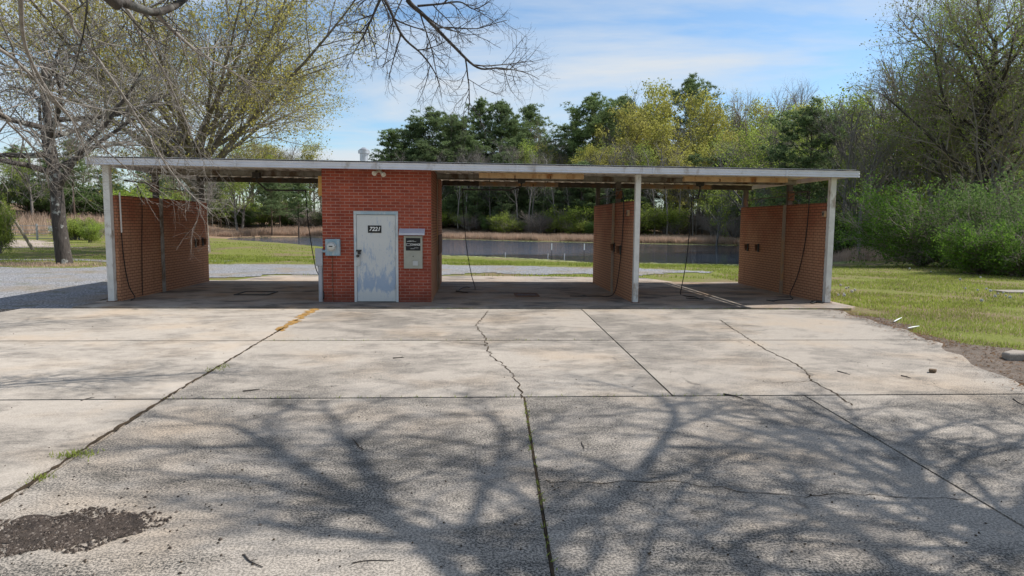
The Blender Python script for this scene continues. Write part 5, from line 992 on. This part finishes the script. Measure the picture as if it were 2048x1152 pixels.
twig('small twig at the right margin of the pavement', [(2026, 797), (2037, 805), (2048, 810)], .009); twig('small twig by the cross joint on the left slab', [(1675, 742), (1690, 746), (1700, 749)], .010)
m = MB(); q = G(1864, 745, 0); m.prism([(q[0] - .06, q[1] - .03), (q[0] + .02, q[1] - .045), (q[0] + .07, q[1] + .01), (q[0] - .01, q[1] + .05)], 0.001, .045); meta(m.build('clod', 'dirt', None, .012), 'small brown clod of dirt on the pale right slab', 'clod')
m = MB(); q = G(2030, 716, 0)
for zz, sc_ in ((-.05, 1.0), (.06, 1.03), (.085, .86)): m.v += [(q[0] + sc_ * a, q[1] + sc_ * b, zz + .012 * sin(i * 2.2)) for i, (a, b) in enumerate([(-.17, -.10), (.06, -.14), (.26, -.06), (.28, .10), (.10, .18), (-.12, .10)])]
m.f = [tuple(range(5, -1, -1)), tuple(range(12, 18))] + [(l * 6 + i, l * 6 + (i + 1) % 6, l * 6 + 6 + (i + 1) % 6, l * 6 + 6 + i) for l in range(2) for i in range(6)]; meta(m.build('rock', 'rock', None, .01), 'flat grey rock in the mulch at the right edge of the pavement', 'rock')
for (pa, pb, lab) in (((1788, 645), (1803, 637), 'short white scrap of plastic in the grass, nearer the building'), ((1816, 658), (1838, 654), 'longer white scrap of plastic at the lawn edge')):
    a = G(*pa, .0); b = G(*pb, .0); m = MB(); m.tube([a + (0, 0, .02), (a + b) / 2 + (0, 0, .022), b + (0, 0, .02)], [.010, .013, .007], 5); meta(m.build('plastic_scrap', 'white_paint'), lab, 'litter', 'white scraps at the lawn edge')
q = G(2032, 585, -.02); m = MB(); m.box(q[0] - .5, q[0] + .7, q[1] - .3, q[1] + .3, -.06, .03); meta(m.build('concrete_cover', 'rock', None, .015), 'low flat concrete cover in the grass at the right margin', 'cover')
# dandelion clocks in the lawn
def dandelion():
    m = MB(); m.tube([(0, 0, 0), (.01, 0, .10), (.005, .01, .17)], .003, 5); st = raw_mesh('stem', np.array(m.v), [np.array([f for f in m.f if len(f) == k]) for k in (4, 5)], uv=False); st.materials.append(M['grass'])
    h = 220; d = rn.normal(0, 1, (h, 3)); d /= np.linalg.norm(d, axis=1, keepdims=True); s = np.cross(d, rn.normal(0, 1, (h, 3))); s /= np.linalg.norm(s, axis=1, keepdims=True); c = np.array([.005, .01, .18]); v = np.stack([c + d * .004, c + d * .03 - s * .005, c + d * .03 + s * .005], 1).reshape(-1, 3); hd = raw_mesh('seed_head', v, np.arange(3 * h).reshape(-1, 3), uv=False); hd.materials.append(M['white_paint'])
    return plant('dandelion', st, hd, 'seed_head', 'stem')
dd = dandelion(); spots = [(1680, 578), (1686, 590), (1692, 583), (1697, 579), (1688, 600), (1702, 592), (1708, 586), (1676, 596), (1818, 540), (1862, 543), (1920, 565), (1955, 585), (1980, 590), (1996, 592), (2005, 588), (2012, 594), (1930, 580), (1972, 582), (1962, 610), (1960, 558), (2020, 604), (1990, 600)]
for a, b in spots: p = G(a, b + 6); place(dd, (p[0], p[1], hz(p[0], p[1])), rT.uniform(0, 6), rT.uniform(.8, 1.3), 'white dandelion seed head standing in the lawn on the right', 'dandelion', 'dandelions in the lawn')
# marker stakes in the pond margin
def stake(px, top, base_py, lab, white=True):
    b = G(px, base_py, WZ); t = at(px, top, b[1]); r = thing('marker_stake', tuple(b), lab, 'stake', 'stakes at the pond edge'); m = MB(); zt = t[2]
    if white:
        m.tube([(b[0], b[1], WZ - .3), (b[0], b[1], zt - .01)], .018, 6); m.build('rod', 'dark_metal', r); m = MB(); m.tube([(b[0], b[1], zt - .42), (b[0], b[1], zt)], .03, 8); m.build('sleeve', 'white_paint', r)
    else: m.tube([(b[0], b[1], WZ - .3), (b[0] + .03, b[1], zt)], .03, 7); m.build('rod', 'pvc', r)
stake(1103, 487, 517, 'stake with a white sleeve standing in the pond, left of the two'); stake(1168, 487, 519, 'stake with a white sleeve in the pond, the one nearer the middle wall')
stake(1095, 507, 515, 'short pale stub at the pond edge beside the left white stake', False); stake(1128, 507, 517, 'short pale stub at the pond edge between the two white stakes', False); stake(1010, 505, 511, 'short pale stub at the pond edge, farthest left', False)
# farm gate, sign and leaning pole on the left
g0 = G(8, 470); g1_ = G(160, 468); yg = 68.0
ga = at(18, 470, yg); gb = at(158, 470, yg); zg = hz(ga[0], yg)
gt = thing('farm_gate', ((ga[0] + gb[0]) / 2, yg, zg), 'grey tubular steel farm gate across the dirt road on the far left', 'gate')
xm = ga[0] + (gb[0] - ga[0]) * .40
for xa, xb in ((ga[0] + .1, xm - .08), (xm + .08, gb[0] - .1)):
    m = MB(); m.tube([(xa, yg, zg + .15), (xa, yg, zg + 1.35), (xb, yg, zg + 1.35), (xb, yg, zg + .15), (xa, yg, zg + .15)], .035, 6)
    for z in (.4, .65, .95): m.tube([(xa, yg, zg + z), (xb, yg, zg + z)], .028, 6)
    m.tube([((xa + xb) / 2, yg, zg + .15), ((xa + xb) / 2, yg, zg + 1.35)], .025, 6); m.build('gate_leaf', 'gate_metal', gt)
for xq in (ga[0], xm, gb[0]): m = MB(); m.tube([(xq, yg, zg - .2), (xq, yg, zg + 1.55)], .08, 8); m.build('gate_post', 'gate_metal', gt)
sa = at(105, 449, yg); m = MB(); m.box(sa[0] - .38, sa[0] + .38, yg - .075, yg - .05, zg + .85, zg + 1.3); meta(m.build('gate_sign', 'white_paint'), 'plain white notice board hung on the farm gate', 'sign')
b = G(66, 497); t = at(1, 402, b[1] - 1.5); m = MB(); m.tube(spline([b - (0, 0, .1), b * .5 + t * .5 + (0, 0, .05), t], 5), [.10 - .004 * i for i in range(11)], 8); meta(m.build('leaning_pole', 'dead_wood', None, 0, True), 'grey wooden pole leaning out of the ground at the left margin', 'pole')
# clumps of dry grass and straw around the oak's foot
n = 1800; x = g1[0] + rn.normal(0, 1.6, n); y = g1[1] - .6 + rn.normal(0, .8, n); P = np.stack([x, y, hgt(x, y)], 1); meta(blades('dry_grass', P, .10, .012, 'dry_grass', .9), 'straw coloured dry grass around the foot of the oak', 'dry grass', None, 'stuff')
